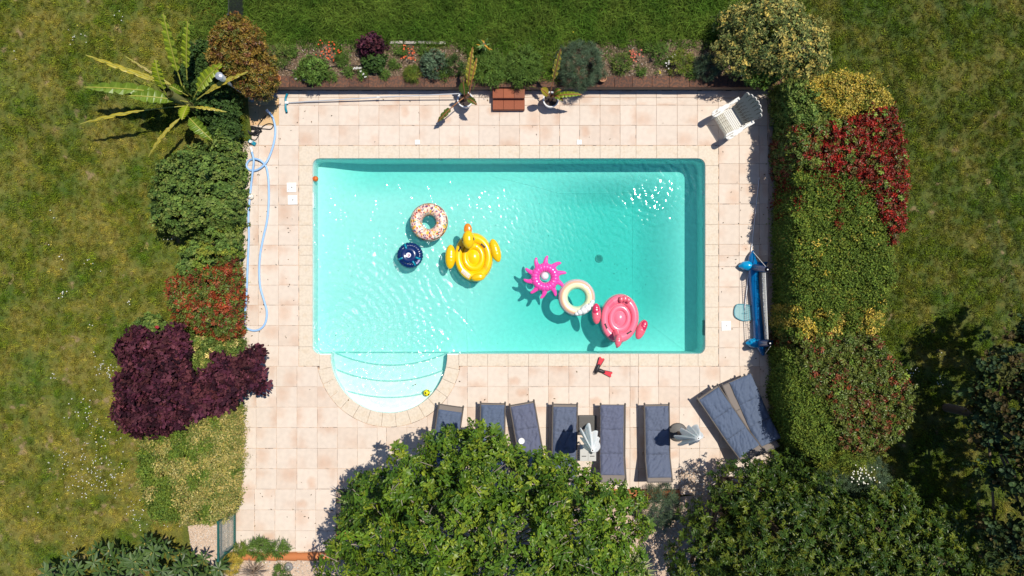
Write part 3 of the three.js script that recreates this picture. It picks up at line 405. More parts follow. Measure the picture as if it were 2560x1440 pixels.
shrub('green_shrub', 'vivid green fern-leaved shrub below the dark red photinia', 'shrub', [[2130, 1130, 1.1, 0.45], [2080, 1150, 0.9, 0.35]], 130, 'fern', 'lime', { group: HG });
shrub('flowering_shrub', 'grey-green shrub with a spray of white flowers', 'shrub', [[2160, 1190, 0.9, 0.5], [2090, 1195, 0.8, 0.45]], 90, 'needle', 'grey', { group: HG });
{ const L = []; for (let i = 0; i < 46; i++) { const p = A(2160 + (R() + R() - 1) * 42, 1187 + (R() + R() - 1) * 36, 1.42 + rr(-0.08, 0.08)); L.push([place(p, V(rr(-0.3, 0.3), 1, rr(-0.3, 0.3)).normalize(), 0, rr(0.7, 1.4)), lin(0.78, 0.75, 0.62)]); } const f = copies('white_blossom', ball(0.016, 0.008, 0.016, 0, 0, 0, 7, 5), mat(0xffffff, 0.7), L, scene); tag(f, 'white blossom on the grey-green shrub', 'flowers', null, 'stuff'); }
{ // ivy along the foot of the right hedge
  const r = thing('ivy', 'dark ivy at the shaded foot of the right hedge', 'ivy', V(6.72, 0, 0)), L = [];
  for (let i = 0; i < 2600; i++) { const z = rr(-4.8, 4.6), y = rr(0.02, 1.0) * rr(0.3, 1); L.push([place(V(rr(-0.06, 0.2) + 0.1 * y, y, z), V(-0.8, 0.7, rr(-0.4, 0.4)).normalize(), R() * 6, rr(0.7, 1.2)), pal.ivy()]); } copies('foliage', clumps.round, leafMat, L, r);
  for (let k = 0; k < 12; k++) { const z = -4.5 + k * 0.8; part('vine', tube([V(0.1, 0, z), V(0.14, 0.4, z + rr(-0.2, 0.2)), V(0.18, 0.9, z + rr(-0.3, 0.3))], 0.01, 8, 5), barkMat, r); }
}
{ // a few bright sprigs poking out of the hedge
  for (const [x, y] of [[2003, 448], [2000, 640], [1998, 545]]) shrub('sprig', `pale green shoot on the terrace side of the hedge, ${y < 460 ? 'uppermost' : y < 560 ? 'middle' : 'lowest'} of three`, 'shoot', [[x, y, 1.4, 0.12]], 300, 'medium', 'lime', { group: 'pale shoots on the hedge', stems: 1 });
}
shrub('variegated_bush', 'silvery variegated bush at the top right terrace corner', 'shrub', [[1915, 85, 1.2, 0.85, 0.9], [1985, 130, 1.1, 0.7], [1850, 130, 1.0, 0.6], [1930, 40, 1.1, 0.65], [2015, 95, 0.9, 0.5], [1840, 60, 0.8, 0.5], [2030, 150, 0.7, 0.4], [1905, 165, 0.6, 0.45]], 105, 'silver', 'silver', { under: -0.1, gap: 0.6, deep: 0.5 });
shrub('hydrangea', 'bright green broad-leaved plant under the variegated bush', 'shrub', [[1895, 185, 0.75, 0.3, 0.6], [1935, 170, 0.8, 0.25, 0.6]], 130, 'laurel', 'weed', { stems: 2 });
// ---- bed and shrubs along the left side
const LG = 'shrubs of the mixed border left of the terrace';
shrub('photinia_bush', 'bronze green photinia bush beside the lamp post', 'shrub', [[595, 130, 1.3, 0.62, 0.85], [635, 185, 1.1, 0.5, 0.85], [590, 95, 1.1, 0.45, 0.8], [650, 215, 0.8, 0.33]], 170, 'medium', 'bronze', { group: LG, mat: glossLeaf });
shrub('green_bush', 'dark green shrub under the banana plant', 'shrub', [[545, 265, 0.6, 0.5], [500, 200, 0.5, 0.5], [560, 320, 0.5, 0.4], [510, 150, 0.6, 0.4]], 110, 'round', 'ivy', { group: LG });
hedge('rose_shrub', 'broad green rose shrub below the banana plant', 'shrub', [[385, 400], [440, 366], [520, 352], [590, 332], [612, 380], [622, 450], [620, 560], [560, 572], [500, 556], [425, 585], [375, 560], [358, 480]], 1.15, 'round', { color: 'rose', group: LG, density: 200, bump: 0.2, round: 0.5, inner: [520, 600], gap: 0.75 });
hedge('rose_shrub', 'fresh green rose shrub above the copper photinia', 'shrub', [[440, 625], [500, 580], [560, 562], [610, 565], [612, 640], [560, 668], [500, 690], [430, 700]], 0.95, 'round', { color: (x, z) => (n1(x * 2, z * 2) > 0.2 ? pal.lime() : pal.rose()), group: LG, density: 190, bump: 0.18, inner: [520, 600], gap: 0.7 });
hedge('photinia_shrub', 'copper red clipped photinia beside the hose', 'shrub', [[408, 705], [450, 670], [540, 668], [596, 640], [614, 720], [614, 835], [560, 842], [500, 832], [425, 795], [405, 750]], 1.05, 'medium', { color: (x, z) => (n1(x * 1.6, z * 1.6) + 0.5 * n2(x * 4, z * 4) > -0.1 ? pal.copper() : pal.redGreen()), group: LG, density: 340, mat: glossLeaf, inner: [520, 600] });
shrub('rose_bush', 'small rose bush with one dark red bloom', 'shrub', [[375, 825, 0.6, 0.36]], 150, 'round', 'rose', { group: LG });
{ const p = A(393, 818, 0.98), r = thing('rose_bloom', 'single dark red rose bloom', 'flower', p); for (let k = 0; k < 7; k++) { const o = part('petal', ball(0.03, 0.012, 0.026, 0, 0.006 * k, 0, 8, 6), mat(lin(0.3, 0.01, 0.02), 0.6), r); const a = k * 2.4; o.position.set(Math.cos(a) * 0.02 * (k < 5 ? 1 : 0.2), 0, Math.sin(a) * 0.02 * (k < 5 ? 1 : 0.2)); } part('calyx', new THREE.ConeGeometry(0.015, 0.2, 6).rotateX(PI).translate(0, -0.1, 0), barkMat, r); }
hedge('green_shrub', 'mid green shrub between copper photinia and purple smoke bush', 'shrub', [[470, 840], [560, 845], [612, 850], [612, 900], [560, 930], [490, 950], [440, 900]], 0.9, 'medium', { color: (x, z) => (n2(x * 3, z * 3) > 0.3 ? pal.straw() : pal.rose()), group: LG, density: 240, inner: [520, 600] });
shrub('smoke_bush', 'deep purple smoke bush spilling over the terrace edge', 'shrub', [[400, 950, 1.2, 0.72, 0.8], [370, 1010, 1.0, 0.6, 0.8], [350, 880, 0.9, 0.42], [430, 1030, 1.0, 0.42], [490, 985, 1.1, 0.5], [570, 950, 1.1, 0.48, 0.7], [620, 930, 0.9, 0.32], [545, 990, 0.9, 0.35], [430, 880, 1.1, 0.42], [330, 1000, 0.8, 0.25], [310, 960, 0.9, 0.18], [345, 1060, 0.9, 0.25], [400, 1070, 0.8, 0.22], [650, 960, 0.7, 0.16], [640, 880, 0.9, 0.16], [625, 905, 0.8, 0.2], [340, 845, 1.0, 0.2], [440, 835, 1.0, 0.2], [470, 1020, 0.9, 0.22], [300, 1030, 0.7, 0.15]], 110, 'cotinus', 'purple', { group: LG, mat: dullLeaf, deep: 0.55, rough: 0.3, gap: 0.8, s0: 0.6, s1: 1.3 });
hedge('privet_hedge', 'straw and green clipped low hedge below the smoke bush', 'hedge', [[340, 1095], [400, 1080], [480, 1035], [540, 1020], [590, 1008], [612, 1015], [610, 1140], [606, 1245], [584, 1282], [520, 1308], [440, 1312], [365, 1300], [338, 1210]], 1.0, 'small', { group: LG, density: 480, round: 0.3, inner: [500, 600], color: (x, z) => (n1(x * 1.1, z * 1.1) + 0.5 * n2(x * 3, z * 3) + (x + 7.6) * 0.5 > -0.15 ? pal.straw() : pal.privet()) });
// ---- plants with large leaves: up to 300 leaves are parts, the rest one mass
function leafed(root, spots, geo, mats, limit, restGeo, color, m) {
  const best = spots.slice().sort((a, b) => b.key - a.key).slice(0, limit), rest = spots.filter((s) => !best.includes(s));
  for (const s of best) { const o = part('leaf', geo, pick(mats), root); s.m.decompose(o.position, o.quaternion, o.scale); }
  if (rest.length) copies('foliage', restGeo, m, rest.map((s) => [s.m, color()]), root);
}
function bladeGeo(len, wid, droop, n = 5, fold = 0.15, belly = 0.5) { // smooth oval leaf along +z, creased at the midrib
  const pos = [], idx = []; for (let i = 0; i <= n; i++) { const t = i / n, w = wid / 2 * Math.sin(PI * Math.pow(t, belly > 0.5 ? 1.35 : 0.85)) + 0.001, y = droop * t * t; pos.push(-w, y, t * len, 0, y - fold * w, t * len, w, y, t * len); }
  for (let i = 0; i < n; i++) { const a = i * 3; idx.push(a, a + 3, a + 1, a + 1, a + 3, a + 4, a + 1, a + 4, a + 2, a + 2, a + 4, a + 5); } const g = geoOf(pos, idx); g.computeVertexNormals(); return g;
}
const whorl = (p, n, count, lo, hi, s0, s1, key) => { const out = []; for (let i = 0; i < count; i++) { const base = place(p, n, i / count * 2 * PI + rr(-0.3, 0.3), 1), t = new THREE.Matrix4().makeRotationFromEuler(new THREE.Euler(-rr(lo, hi), 0, rr(-0.35, 0.35))), s = rr(s0, s1); out.push({ m: base.multiply(t).multiply(new THREE.Matrix4().makeScale(s, s, s)), key: key + R() * 1.5 }); } return out; };
{ // the tree in the foreground
  const b = A(1210, 1360, 2), root = thing('evergreen_tree', 'large bright green tree overhanging the row of loungers', 'tree', V(b.x, 0, b.z + 0.5));
  const lobes = [[1120, 1165, 2.5, 0.66, 0.8], [1030, 1210, 2.4, 0.72, 0.8], [935, 1260, 2.2, 0.6, 0.8], [1190, 1120, 2.3, 0.36, 0.8], [1215, 1210, 2.9, 0.85], [1320, 1235, 2.9, 0.8], [1390, 1195, 2.5, 0.5], [1430, 1280, 2.7, 0.85], [1530, 1290, 2.3, 0.6], [1100, 1310, 3.1, 1.1], [970, 1360, 2.5, 0.9], [1270, 1370, 3.2, 1.15], [1430, 1400, 2.7, 0.95], [1540, 1400, 2.1, 0.6], [870, 1420, 2.0, 0.65], [1110, 1440, 2.9, 1.0], [1330, 1480, 2.8, 1.1], [1540, 1450, 2.0, 0.6], [1010, 1500, 2.4, 0.9], [1180, 1560, 2.4, 1.0], [1460, 1530, 2.2, 0.9], [900, 1210, 1.6, 0.3]];
  for (const [x, y] of [[1185, 1072], [1075, 1112], [1245, 1118], [1290, 1140], [1410, 1165], [1470, 1200], [1000, 1140], [945, 1185], [1590, 1250], [1545, 1225], [1350, 1150], [880, 1300], [860, 1360], [1600, 1320], [1115, 1092], [1228, 1085]]) lobes.push([x, y, rr(2.1, 2.7), rr(0.16, 0.3), 0.9]);
  for (let k = 0; k < 22; k++) lobes.push([rr(920, 1540), rr(1200, 1440), rr(3.2, 3.9), rr(0.2, 0.38), 0.7]);
  const { E, tops } = lobed(root, lobes, 56, clump(8, 0.12, 0.054, { spread: 0.06, lo: -0.25, hi: 0.8, seed: 21, oval: true, tint: 0.35 }), pal.tree, glossLeaf, { under: -0.3, gap: 0.75, deep: 0.6, rough: 0.3, s0: 0.5, s1: 1.3 });
  const spots = []; tops.filter(([, n, k]) => n.y > 0.55 && k > 3).sort(() => R() - 0.5).slice(0, 48).forEach(([p, n, k]) => spots.push(...whorl(p.clone().addScaledVector(n, 0.04), n, 7, 0.0, 0.8, 0.8, 1.25, k)));
  leafed(root, spots, bladeGeo(0.13, 0.062, -0.02), [[0.12, 0.185, 0.014], [0.15, 0.22, 0.018], [0.2, 0.24, 0.02], [0.09, 0.155, 0.013]].map((c) => mat(lin(...c), 0.5)), 300, bladeGeo(0.13, 0.062, -0.02, 3), pal.tree, mat(0xffffff, 0.4));
  const tip = V(0, 1.5, 0), trunk = part('trunk', tube([V(0, 0, 0), V(0.06, 0.7, 0.03), tip], 0.13, 12, 10), greyBark, root);
  for (const e of E) { const t = e.c.clone().sub(root.position), m = tip.clone().lerp(t, 0.5).add(V(rr(-0.15, 0.15), -0.15, rr(-0.15, 0.15))); part('branch', tube([tip, m, t], 0.008 + 0.022 * Math.min(1, e.r), 12, 6), greyBark, root); for (let k = 0; k < 3; k++) part('twig', tube([t, t.clone().add(V(rr(-0.3, 0.3) * e.r, 0.3 * e.r, rr(-0.3, 0.3) * e.r)), t.clone().add(V(rr(-0.8, 0.8) * e.r, 0.75 * e.r, rr(-0.8, 0.8) * e.r))], 0.008, 8, 4), greyBark, root); }
}
{ // laurel thicket lower right
  const LR = 'evergreens of the thicket below the right hedge', mk = (label, lobes, den, kind, color, o) => shrub('laurel', label, 'shrub', lobes, den, kind, color, { group: LR, under: -0.2, stemR: 0.03, gap: 0.6, rough: 0.28, deep: 0.5, mat: glossLeaf, ...o });
  mk('dark green laurel beside the slanted loungers', [[1850, 1235, 1.3, 0.75], [1790, 1290, 1.1, 0.6], [1930, 1200, 1.2, 0.6], [1760, 1360, 1.2, 0.7], [1730, 1430, 1.2, 0.6]], 60, 'laurel', 'laurel', {});
  mk('tall dark laurel in the middle of the lower right thicket', [[1930, 1320, 1.7, 0.9], [2030, 1260, 1.5, 0.7], [1850, 1390, 1.6, 0.85], [2000, 1420, 1.6, 0.9], [2090, 1340, 1.5, 0.8], [1900, 1480, 1.5, 0.9]], 60, 'laurel', 'laurel', {});
  mk('lighter green laurel at the right end of the thicket', [[2190, 1300, 1.3, 0.7], [2260, 1370, 1.3, 0.8], [2160, 1420, 1.4, 0.8], [2350, 1430, 1.3, 0.8], [2240, 1250, 0.8, 0.5], [2330, 1320, 0.9, 0.55], [2430, 1480, 1.2, 0.8]], 60, 'laurel', 'laurel', {});
  const d = A(2480, 1040, 2.2), r = thing('fig_tree', 'dark sparse tree at the right edge casting a deep shadow', 'tree', V(d.x + 0.4, 0, d.z + 0.2));
  const { E } = lobed(r, [[2508, 940, 2.4, 0.75], [2578, 880, 2.2, 0.7], [2488, 1060, 2.3, 0.7], [2578, 1020, 2.8, 0.85], [2508, 1140, 2.1, 0.65], [2598, 1160, 2.6, 0.8], [2558, 1290, 1.9, 0.75], [2488, 1340, 1.6, 0.55], [2628, 1380, 1.8, 0.8], [2678, 1000, 3.0, 1.1], [2698, 1200, 2.8, 1.1], [2678, 850, 2.5, 0.9]], 55, 'fig', pal.dark, leafMat, { under: -0.1, gap: 0.35, rough: 0.3, s0: 0.5, s1: 1.2 });
  part('trunk', tube([V(0, 0, 0), V(0.1, 0.8, 0), V(0.05, 1.5, 0.1)], 0.11, 12, 9), barkMat, r); for (const e of E) { const t = e.c.clone().sub(r.position); part('branch', tube([V(0.05, 1.4, 0.1), t.clone().multiplyScalar(0.5).add(V(0, 0.75, 0)), t], 0.03, 12, 6), barkMat, r); }
}
{ // rosettes of the evergreen at the bottom left
  const b = A(330, 1450, 0.8), root = thing('loquat', 'dark green rosette-leaved evergreen at the bottom left edge', 'shrub', V(b.x, 0, b.z)); const spots = [], line = [[90, 1440], [150, 1405], [215, 1385], [300, 1392], [345, 1362], [420, 1375], [470, 1385], [520, 1400], [560, 1435], [560, 1500], [90, 1500]].map(([x, y]) => A(x, y, 1.1));
  for (let i = 0; i < 130; i++) { const p = A(rr(80, 575), rr(1365, 1500), 1.1); if (!inPoly(p.x, p.z, line)) continue; p.y = 1.1 - rr(0, 0.5) + 0.15 * n1(p.x * 2, p.z * 2); spots.push(...whorl(p.sub(root.position), V(rr(-0.3, 0.3), 1, rr(-0.3, 0.3)).normalize(), 9, 0.0, 0.55, 0.75, 1.2, p.y * 3)); }
  leafed(root, spots, bladeGeo(0.21, 0.062, -0.06, 5, 0.3, 0.6), [[0.05, 0.095, 0.014], [0.065, 0.115, 0.017], [0.04, 0.08, 0.013]].map((c) => mat(lin(...c), 0.6)), 300, bladeGeo(0.21, 0.062, -0.06, 3, 0.3, 0.6), pal.loquat, mat(0xffffff, 0.45));
  for (let i = 0; i < 14; i++) { const x = rr(-2, 2.2); part('stem', tube([V(x * 0.6, 0, 0.2), V(x * 0.8, 0.5, 0.1), V(x, 1.0, rr(-0.3, 0.3))], 0.02, 8, 5), barkMat, root); }
  const L = []; for (let i = 0; i < 60; i++) { const s = pick(spots), p = V(0, 0, 0).setFromMatrixPosition(s.m); L.push([place(p.add(V(rr(-0.03, 0.03), 0.05, rr(-0.03, 0.03))), V(0, 1, 0), R() * 6, rr(0.6, 1.1)), lin(0.3, 0.24, 0.05)]); } copies('flower_buds', ball(0.02, 0.02, 0.02, 0, 0, 0, 6, 5), mat(0xffffff, 0.8), L, root);
}
// strap-leaved plants
function strap(p0, dir, len, wid, rise, sag) { const pos = [], idx = [], n = 7, side = V(-dir.z, 0, dir.x); for (let i = 0; i <= n; i++) { const t = i / n, c = p0.clone().addScaledVector(dir, len * t * (1 - 0.15 * t)).add(V(0, rise * t - sag * t * t, 0)), w = wid / 2 * (1 - t ** 2.2) + 0.001; for (const k of [-1, 0, 1]) { const q = c.clone().addScaledVector(side, w * k); pos.push(q.x, q.y + Math.abs(k) * w * 0.5, q.z); } } for (let i = 0; i < n; i++) { const a = i * 3; idx.push(a, a + 3, a + 1, a + 1, a + 3, a + 4, a + 1, a + 4, a + 2, a + 2, a + 4, a + 5); } const g = geoOf(pos, idx); g.computeVertexNormals(); return g; }
function yucca(label, p, n, len, wid, from, to, cols, name = 'yucca', lift = 0) { const r = thing(name, label, 'plant', p), ms = cols.map((c) => mat(lin(...c), 0.5)); for (let i = 0; i < n; i++) { const a = lerp(from, to, (i + R()) / n); part('leaf', strap(V(0, lift + 0.1 + 0.35 * R(), 0), V(Math.cos(a), 0, Math.sin(a)), len * rr(0.7, 1.1), wid, rr(0.1, 0.6), rr(0.1, 0.5)), pick(ms), r); } part('trunk', new THREE.CylinderGeometry(0.05, 0.07, 0.4 + lift, 9).translate(0, 0.2 + lift / 2, 0), barkMat, r); return r; }
yucca('spiky green cordyline at the left side of the big tree', A(925, 1230, 0.2).setY(0), 60, 0.75, 0.045, PI * 0.75, PI * 1.95, [[0.1, 0.16, 0.03], [0.13, 0.19, 0.035], [0.07, 0.12, 0.025]], 'yucca', 0.7);
yucca('pale spiky yucca right of the big tree', A(1560, 1400, 0.6).setY(0), 60, 0.75, 0.05, -1.3, 1.6, [[0.22, 0.25, 0.08], [0.16, 0.2, 0.06], [0.28, 0.3, 0.12]], 'yucca', 0.75);
function mound(name, label, px_, py_, h, r, kind, color, den, o = {}) { return shrub(name, label, o.category ?? 'plant', [[px_, py_, h, r, o.flat ?? 0.8]], den, kind, color, { stems: 2, ...o }); }
mound('lavender', 'grey-green lavender tussock at the paving edge below the loungers', 1650, 1265, 0.25, 0.5, 'needle', 'grey', 130);
{ // banana plants: every leaf is a strip with torn lobes
}
function bananaLeaf(p0, p1, p2, wid, o = {}) {
  const n = 26, pos = [], idx = [], c = new THREE.QuadraticBezierCurve3(p0, p1, p2), q = rng(Math.floor((p2.x * 97 + p2.z * 31) * 100)), st = o.stalk ?? 0.22;
  for (let i = 0; i <= n; i++) {
    const t = i / n, p = c.getPoint(t), d = c.getTangent(t), side = V(-d.z, 0, d.x).normalize(), u = (t - st) / (1 - st);
    let w = u <= 0 ? 0.012 : wid * 0.95 / 2 * Math.pow(Math.sin(PI * Math.pow(clamp(u * 0.97 + 0.03), 0.75)), 0.7) + 0.006; const tear = o.tear ?? 0.25, wl = w * (1 - tear * (i % 4 === 0 ? 1 : q() * 0.4) * (u > 0.1 ? 1 : 0)), wr = w * (1 - tear * ((i + 2) % 4 === 0 ? 1 : q() * 0.4) * (u > 0.1 ? 1 : 0)), v = o.fold ?? 0.35, pl = Math.sin(i * 2.1) * wid * 0.14;
    const a = p.clone().addScaledVector(side, -wl * (o.half ? 0.25 : 1)), b = p.clone().addScaledVector(side, wr); a.y += wl * v + pl; b.y += wr * v - pl; if (o.tilt) { a.y -= wl * o.tilt; b.y += wr * o.tilt; } pos.push(a.x, a.y, a.z, p.x, p.y, p.z, b.x, b.y, b.z);
  }
  for (let i = 0; i < n; i++) { const a = i * 3; idx.push(a, a + 3, a + 1, a + 1, a + 3, a + 4, a + 1, a + 4, a + 2, a + 2, a + 4, a + 5); } return geoOf(pos, idx);
}
const bananaMats = { green: [[0.25, 0.31, 0.012], [0.2, 0.26, 0.012]], mid: [[0.13, 0.2, 0.012]], yellow: [[0.4, 0.33, 0.03], [0.34, 0.28, 0.03]], dry: [[0.42, 0.3, 0.14]], dark: [[0.09, 0.12, 0.015]] };
for (const k in bananaMats) bananaMats[k] = bananaMats[k].map((c) => mat(lin(...c), 0.45)); const ribMat = mat(lin(0.36, 0.34, 0.06), 0.5), redRib = mat(lin(0.35, 0.13, 0.05), 0.5);
function banana(root, list, rib) {
  for (const [bx, by, bh, tx, ty, th, wid, tone, o = {}] of list) {
    const p0 = A(bx, by, bh).sub(root.position), p2 = A(tx, ty, th).sub(root.position), p1 = p0.clone().lerp(p2, 0.5).add(V(0, o.arch ?? 0.25, 0));
    const leaf = part('leaf', bananaLeaf(p0, p1, p2, wid, o), pick(bananaMats[tone]), root); part('midrib', new THREE.TubeGeometry(new THREE.QuadraticBezierCurve3(p0, p1, p2), 16, 0.013, 5).translate(0, 0.004, 0), rib, leaf);
  }
}
{
  const b = A(475, 262, 0.3), root = thing('banana_plant', 'large banana plant with torn leaves on the left lawn', 'banana plant', V(b.x, groundY(b.x, b.z), b.z));
  banana(root, [[455, 215, 1.3, 408, 32, 2.3, 0.3, 'green', { tear: 0.2, arch: 0.1, tilt: 0.3, half: 0 }], [468, 200, 1.3, 470, 52, 2.2, 0.28, 'green', { tear: 0.25, arch: 0.1, tilt: 0.3 }], [420, 245, 1.2, 390, 148, 1.9, 0.3, 'green', { tear: 0.2, tilt: 0.2 }], [440, 235, 1.1, 210, 218, 1.3, 0.3, 'mid', { tear: 0.35 }], [470, 255, 1.0, 322, 240, 1.5, 0.32, 'mid', { tear: 0.2, arch: 0.3 }], [485, 245, 1.1, 556, 160, 1.7, 0.3, 'green', { tear: 0.15, tilt: -0.2 }], [492, 250, 1.1, 620, 180, 1.6, 0.13, 'yellow', { tear: 0.3 }], [465, 265, 0.9, 202, 310, 0.9, 0.09, 'yellow', { tear: 0.6, arch: 0.4, stalk: 0.4 }], [470, 280, 0.9, 372, 392, 0.8, 0.1, 'yellow', { tear: 0.5, arch: 0.3, stalk: 0.2 }], [465, 285, 1.0, 532, 352, 0.9, 0.34, 'mid', { tear: 0.25, arch: 0.2 }], [455, 230, 1.1, 215, 138, 1.4, 0.12, 'yellow', { tear: 0.6, arch: 0.3, stalk: 0.3 }], [450, 225, 1.0, 315, 142, 1.3, 0.05, 'dry', { tear: 0.5 }], [460, 225, 1.0, 315, 170, 1.2, 0.07, 'yellow', { tear: 0.6 }], [475, 268, 1.0, 566, 280, 1.0, 0.08, 'yellow', { tear: 0.5 }], [470, 262, 1.1, 455, 300, 1.3, 0.26, 'green', { tear: 0.1, arch: 0.05, stalk: 0.1 }], [470, 240, 0.9, 425, 215, 1.2, 0.24, 'mid', { tear: 0.2 }], [478, 240, 1.0, 460, 215, 1.4, 0.22, 'mid', {}], [472, 262, 0.9, 375, 250, 1.0, 0.2, 'yellow', { tear: 0.5 }]], ribMat);
  for (const [dx, dz] of [[0, 0], [-0.18, -0.2], [0.12, 0.1]]) part('stem', tube([V(dx, -0.05, dz), V(dx * 1.1, 0.5, dz), V(dx * 0.5, 1.15, dz * 0.5)], 0.09, 10, 10), mat(lin(0.2, 0.2, 0.06), 0.7), root);
}
// ---------------------------------------------------------------- retaining wall, flower bed, gravel
{
  const wt = dataTexture(512, 512, (i, j) => { const m = smooth(-0.6, 0.9, n2(i / 50, j / 50) + 0.7 * n3(i / 9, j / 9)), k = 0.6 + 0.75 * R(); return [lerp(86, 122, m) * k, lerp(66, 82, m) * k, lerp(56, 60, m) * k]; });
  const w = thing('retaining_wall', 'low retaining wall with brown stone slabs above the terrace', 'wall'), fm = mat(lin(0.2, 0.15, 0.11), 0.9), sm = mat(0xffffff, 0.92, { map: wt }), sm2 = mat(lin(0.8, 0.78, 0.8), 0.92, { map: wt });
  part('wall_face', box(12.6, 0.42, 0.2, 0.32, 0.1, -5.045), fm, w);
  let x = -5.9; while (x < 6.3) { const l = rr(0.42, 0.5), g = rbox(l - 0.006, 0.05, 0.275, 0.008); const U = g.attributes.uv, P = g.attributes.position, du = R(), dv = R(); for (let k = 0; k < U.count; k++) U.setXY(k, P.getX(k) * 1.2 + du, P.getZ(k) * 1.2 + dv + P.getY(k)); const o = part('coping_slab', g, R() < 0.5 ? sm : sm2, w); o.position.set(x + l / 2, 0.325 + rr(-0.003, 0.003), -5.0575 + rr(-0.004, 0.004)); x += l; }
  const st = dataTexture(512, 512, (i, j) => { const k = 0.6 + 0.75 * R(), m = smooth(0, 0.6, n2(i / 30, j / 30)); return [lerp(92, 128, m) * k, lerp(76, 108, m) * k, lerp(58, 88, m) * k]; }); st.repeat.set(0.8, 0.8);
  const pos = [], uv = [], idx = [], nx = 120, nz = 10; for (let j = 0; j <= nz; j++) for (let i = 0; i <= nx; i++) { const X = lerp(-6.1, 5.6, i / nx), z = lerp(-6.1, -5.17, j / nz); pos.push(X, 0.335 + 0.02 * n1(X * 3, z * 3) + 0.012 * n2(X * 9, z * 9), z); uv.push(X, z); } for (let j = 0; j < nz; j++) for (let i = 0; i < nx; i++) { const a = j * (nx + 1) + i; idx.push(a, a + nx + 1, a + 1, a + 1, a + nx + 1, a + nx + 2); }
  const g = geoOf(pos, idx, uv); g.computeVertexNormals(); single('flower_bed', g, mat(0xffffff, 0.95, { map: st }), 'mulched soil of the flower bed behind the low wall', 'soil', null, 0, null, 'structure');
  const mulch = []; for (let i = 0; i < 3000; i++) { const X = rr(-6, 5.5), z = rr(-6.05, -5.2); mulch.push([place(V(X, 0.35 + 0.02 * n1(X * 3, z * 3), z), V(rr(-0.5, 0.5), 1, rr(-0.5, 0.5)).normalize(), R() * 6, rr(0.6, 1.4)), vary(pick([[0.2, 0.13, 0.085], [0.3, 0.22, 0.16], [0.12, 0.08, 0.05], [0.4, 0.32, 0.25]]))]); }
  const M = copies('mulch', box(0.012, 0.006, 0.04), mat(0xffffff, 0.9), mulch, scene); tag(M, 'bark mulch scattered over the flower bed', 'mulch', null, 'stuff');
  const ed = thing('stone_edging', 'pale stone edging behind the flower bed', 'edging', A(1045, 108, 0.34)); for (let k = 0; k < 4; k++) part('stone', rbox(0.33, 0.06, 0.07, 0.015, -0.52 + k * 0.345, 0.03, rr(-0.01, 0.01)), mat(lin(0.42, 0.38, 0.33), 0.9), ed);
  // plants of the bed
  const FB = 'plants in the flower bed', bed = (name, label, x, y, r, kind, color, den, o = {}) => mound(name, label, x, y, 0.33 + r * 0.45, r, kind, color, den, { group: FB, flat: 0.75, ...o });
  bed('leafy_plant', 'green leafy plant spilling over the wall near the left end', 785, 175, 0.3, 'medium', 'weed', 130); bed('leafy_plant', 'small green clump right of the orange flowers', 855, 150, 0.13, 'needle', 'weed', 260); bed('leafy_plant', 'low green tuft beside the bronze photinia', 700, 140, 0.25, 'fern', 'rose', 110);
  bed('heuchera', 'dark purple-leaved shrub in the bed', 930, 120, 0.3, 'round', 'purple', 120, { flat: 1.2 }); bed('leafy_plant', 'dark green foliage below the purple shrub', 935, 155, 0.24, 'round', 'ivy', 110); bed('leafy_plant', 'small light green tuft on the wall edge near the middle', 1030, 185, 0.17, 'needle', 'lime', 220); bed('leafy_plant', 'grey-green sprawling plant left of the first potted banana', 1085, 160, 0.3, 'medium', 'grey', 100); bed('leafy_plant', 'dark tuft against the first potted banana', 1135, 165, 0.22, 'fern', 'ivy', 130);
  bed('leafy_plant', 'broad low green plant above the brick steps', 1225, 170, 0.38, 'fern', 'weed', 170, { flat: 0.5 }); bed('leafy_plant', 'low green plant between the brick steps and second banana', 1310, 165, 0.42, 'fern', 'weed', 170, { flat: 0.5 }); bed('grass_tussock', 'blue-grey grass tussock right of the second banana', 1450, 165, 0.55, 'needle', 'grey', 170, { flat: 0.6 });
  bed('leafy_plant', 'thin green tuft right of the terracotta bowl', 1555, 160, 0.22, 'fern', 'rose', 130); bed('leafy_plant', 'yellow-green tuft near the right end of the bed', 1700, 155, 0.28, 'fern', 'lime', 120); bed('leafy_plant', 'grey tuft at the right end of the bed', 1765, 170, 0.28, 'needle', 'grey', 150); bed('leafy_plant', 'straggly green plant between the two white flower groups', 1650, 135, 0.22, 'fern', 'weed', 110);
  for (const [x, y, l] of [[735, 128, 'left of the first orange flowers'], [765, 160, 'just above the plant spilling over the wall'], [870, 178, 'left of the white daisies'], [905, 186, 'on the wall edge by the white daisies'], [985, 160, 'right of the dark purple shrub'], [1005, 130, 'left beside the middle orange flowers'], [1060, 128, 'right beside the middle orange flowers'], [1110, 190, 'on the wall edge left of the first potted banana'], [1600, 178, 'below the coral flowers'], [1620, 120, 'right above the coral flowers'], [1730, 185, 'at the wall edge near the right end'], [830, 190, 'on the wall edge right of the spilling plant'], [750, 185, 'on the wall edge left of the spilling plant'], [960, 185, 'on the wall edge right of the purple shrub']]) bed('weed', 'small green weed tuft ' + l, x, y, 0.11, 'fern', 'weed', 200, { stems: 1, group: 'small weeds in the flower bed' });
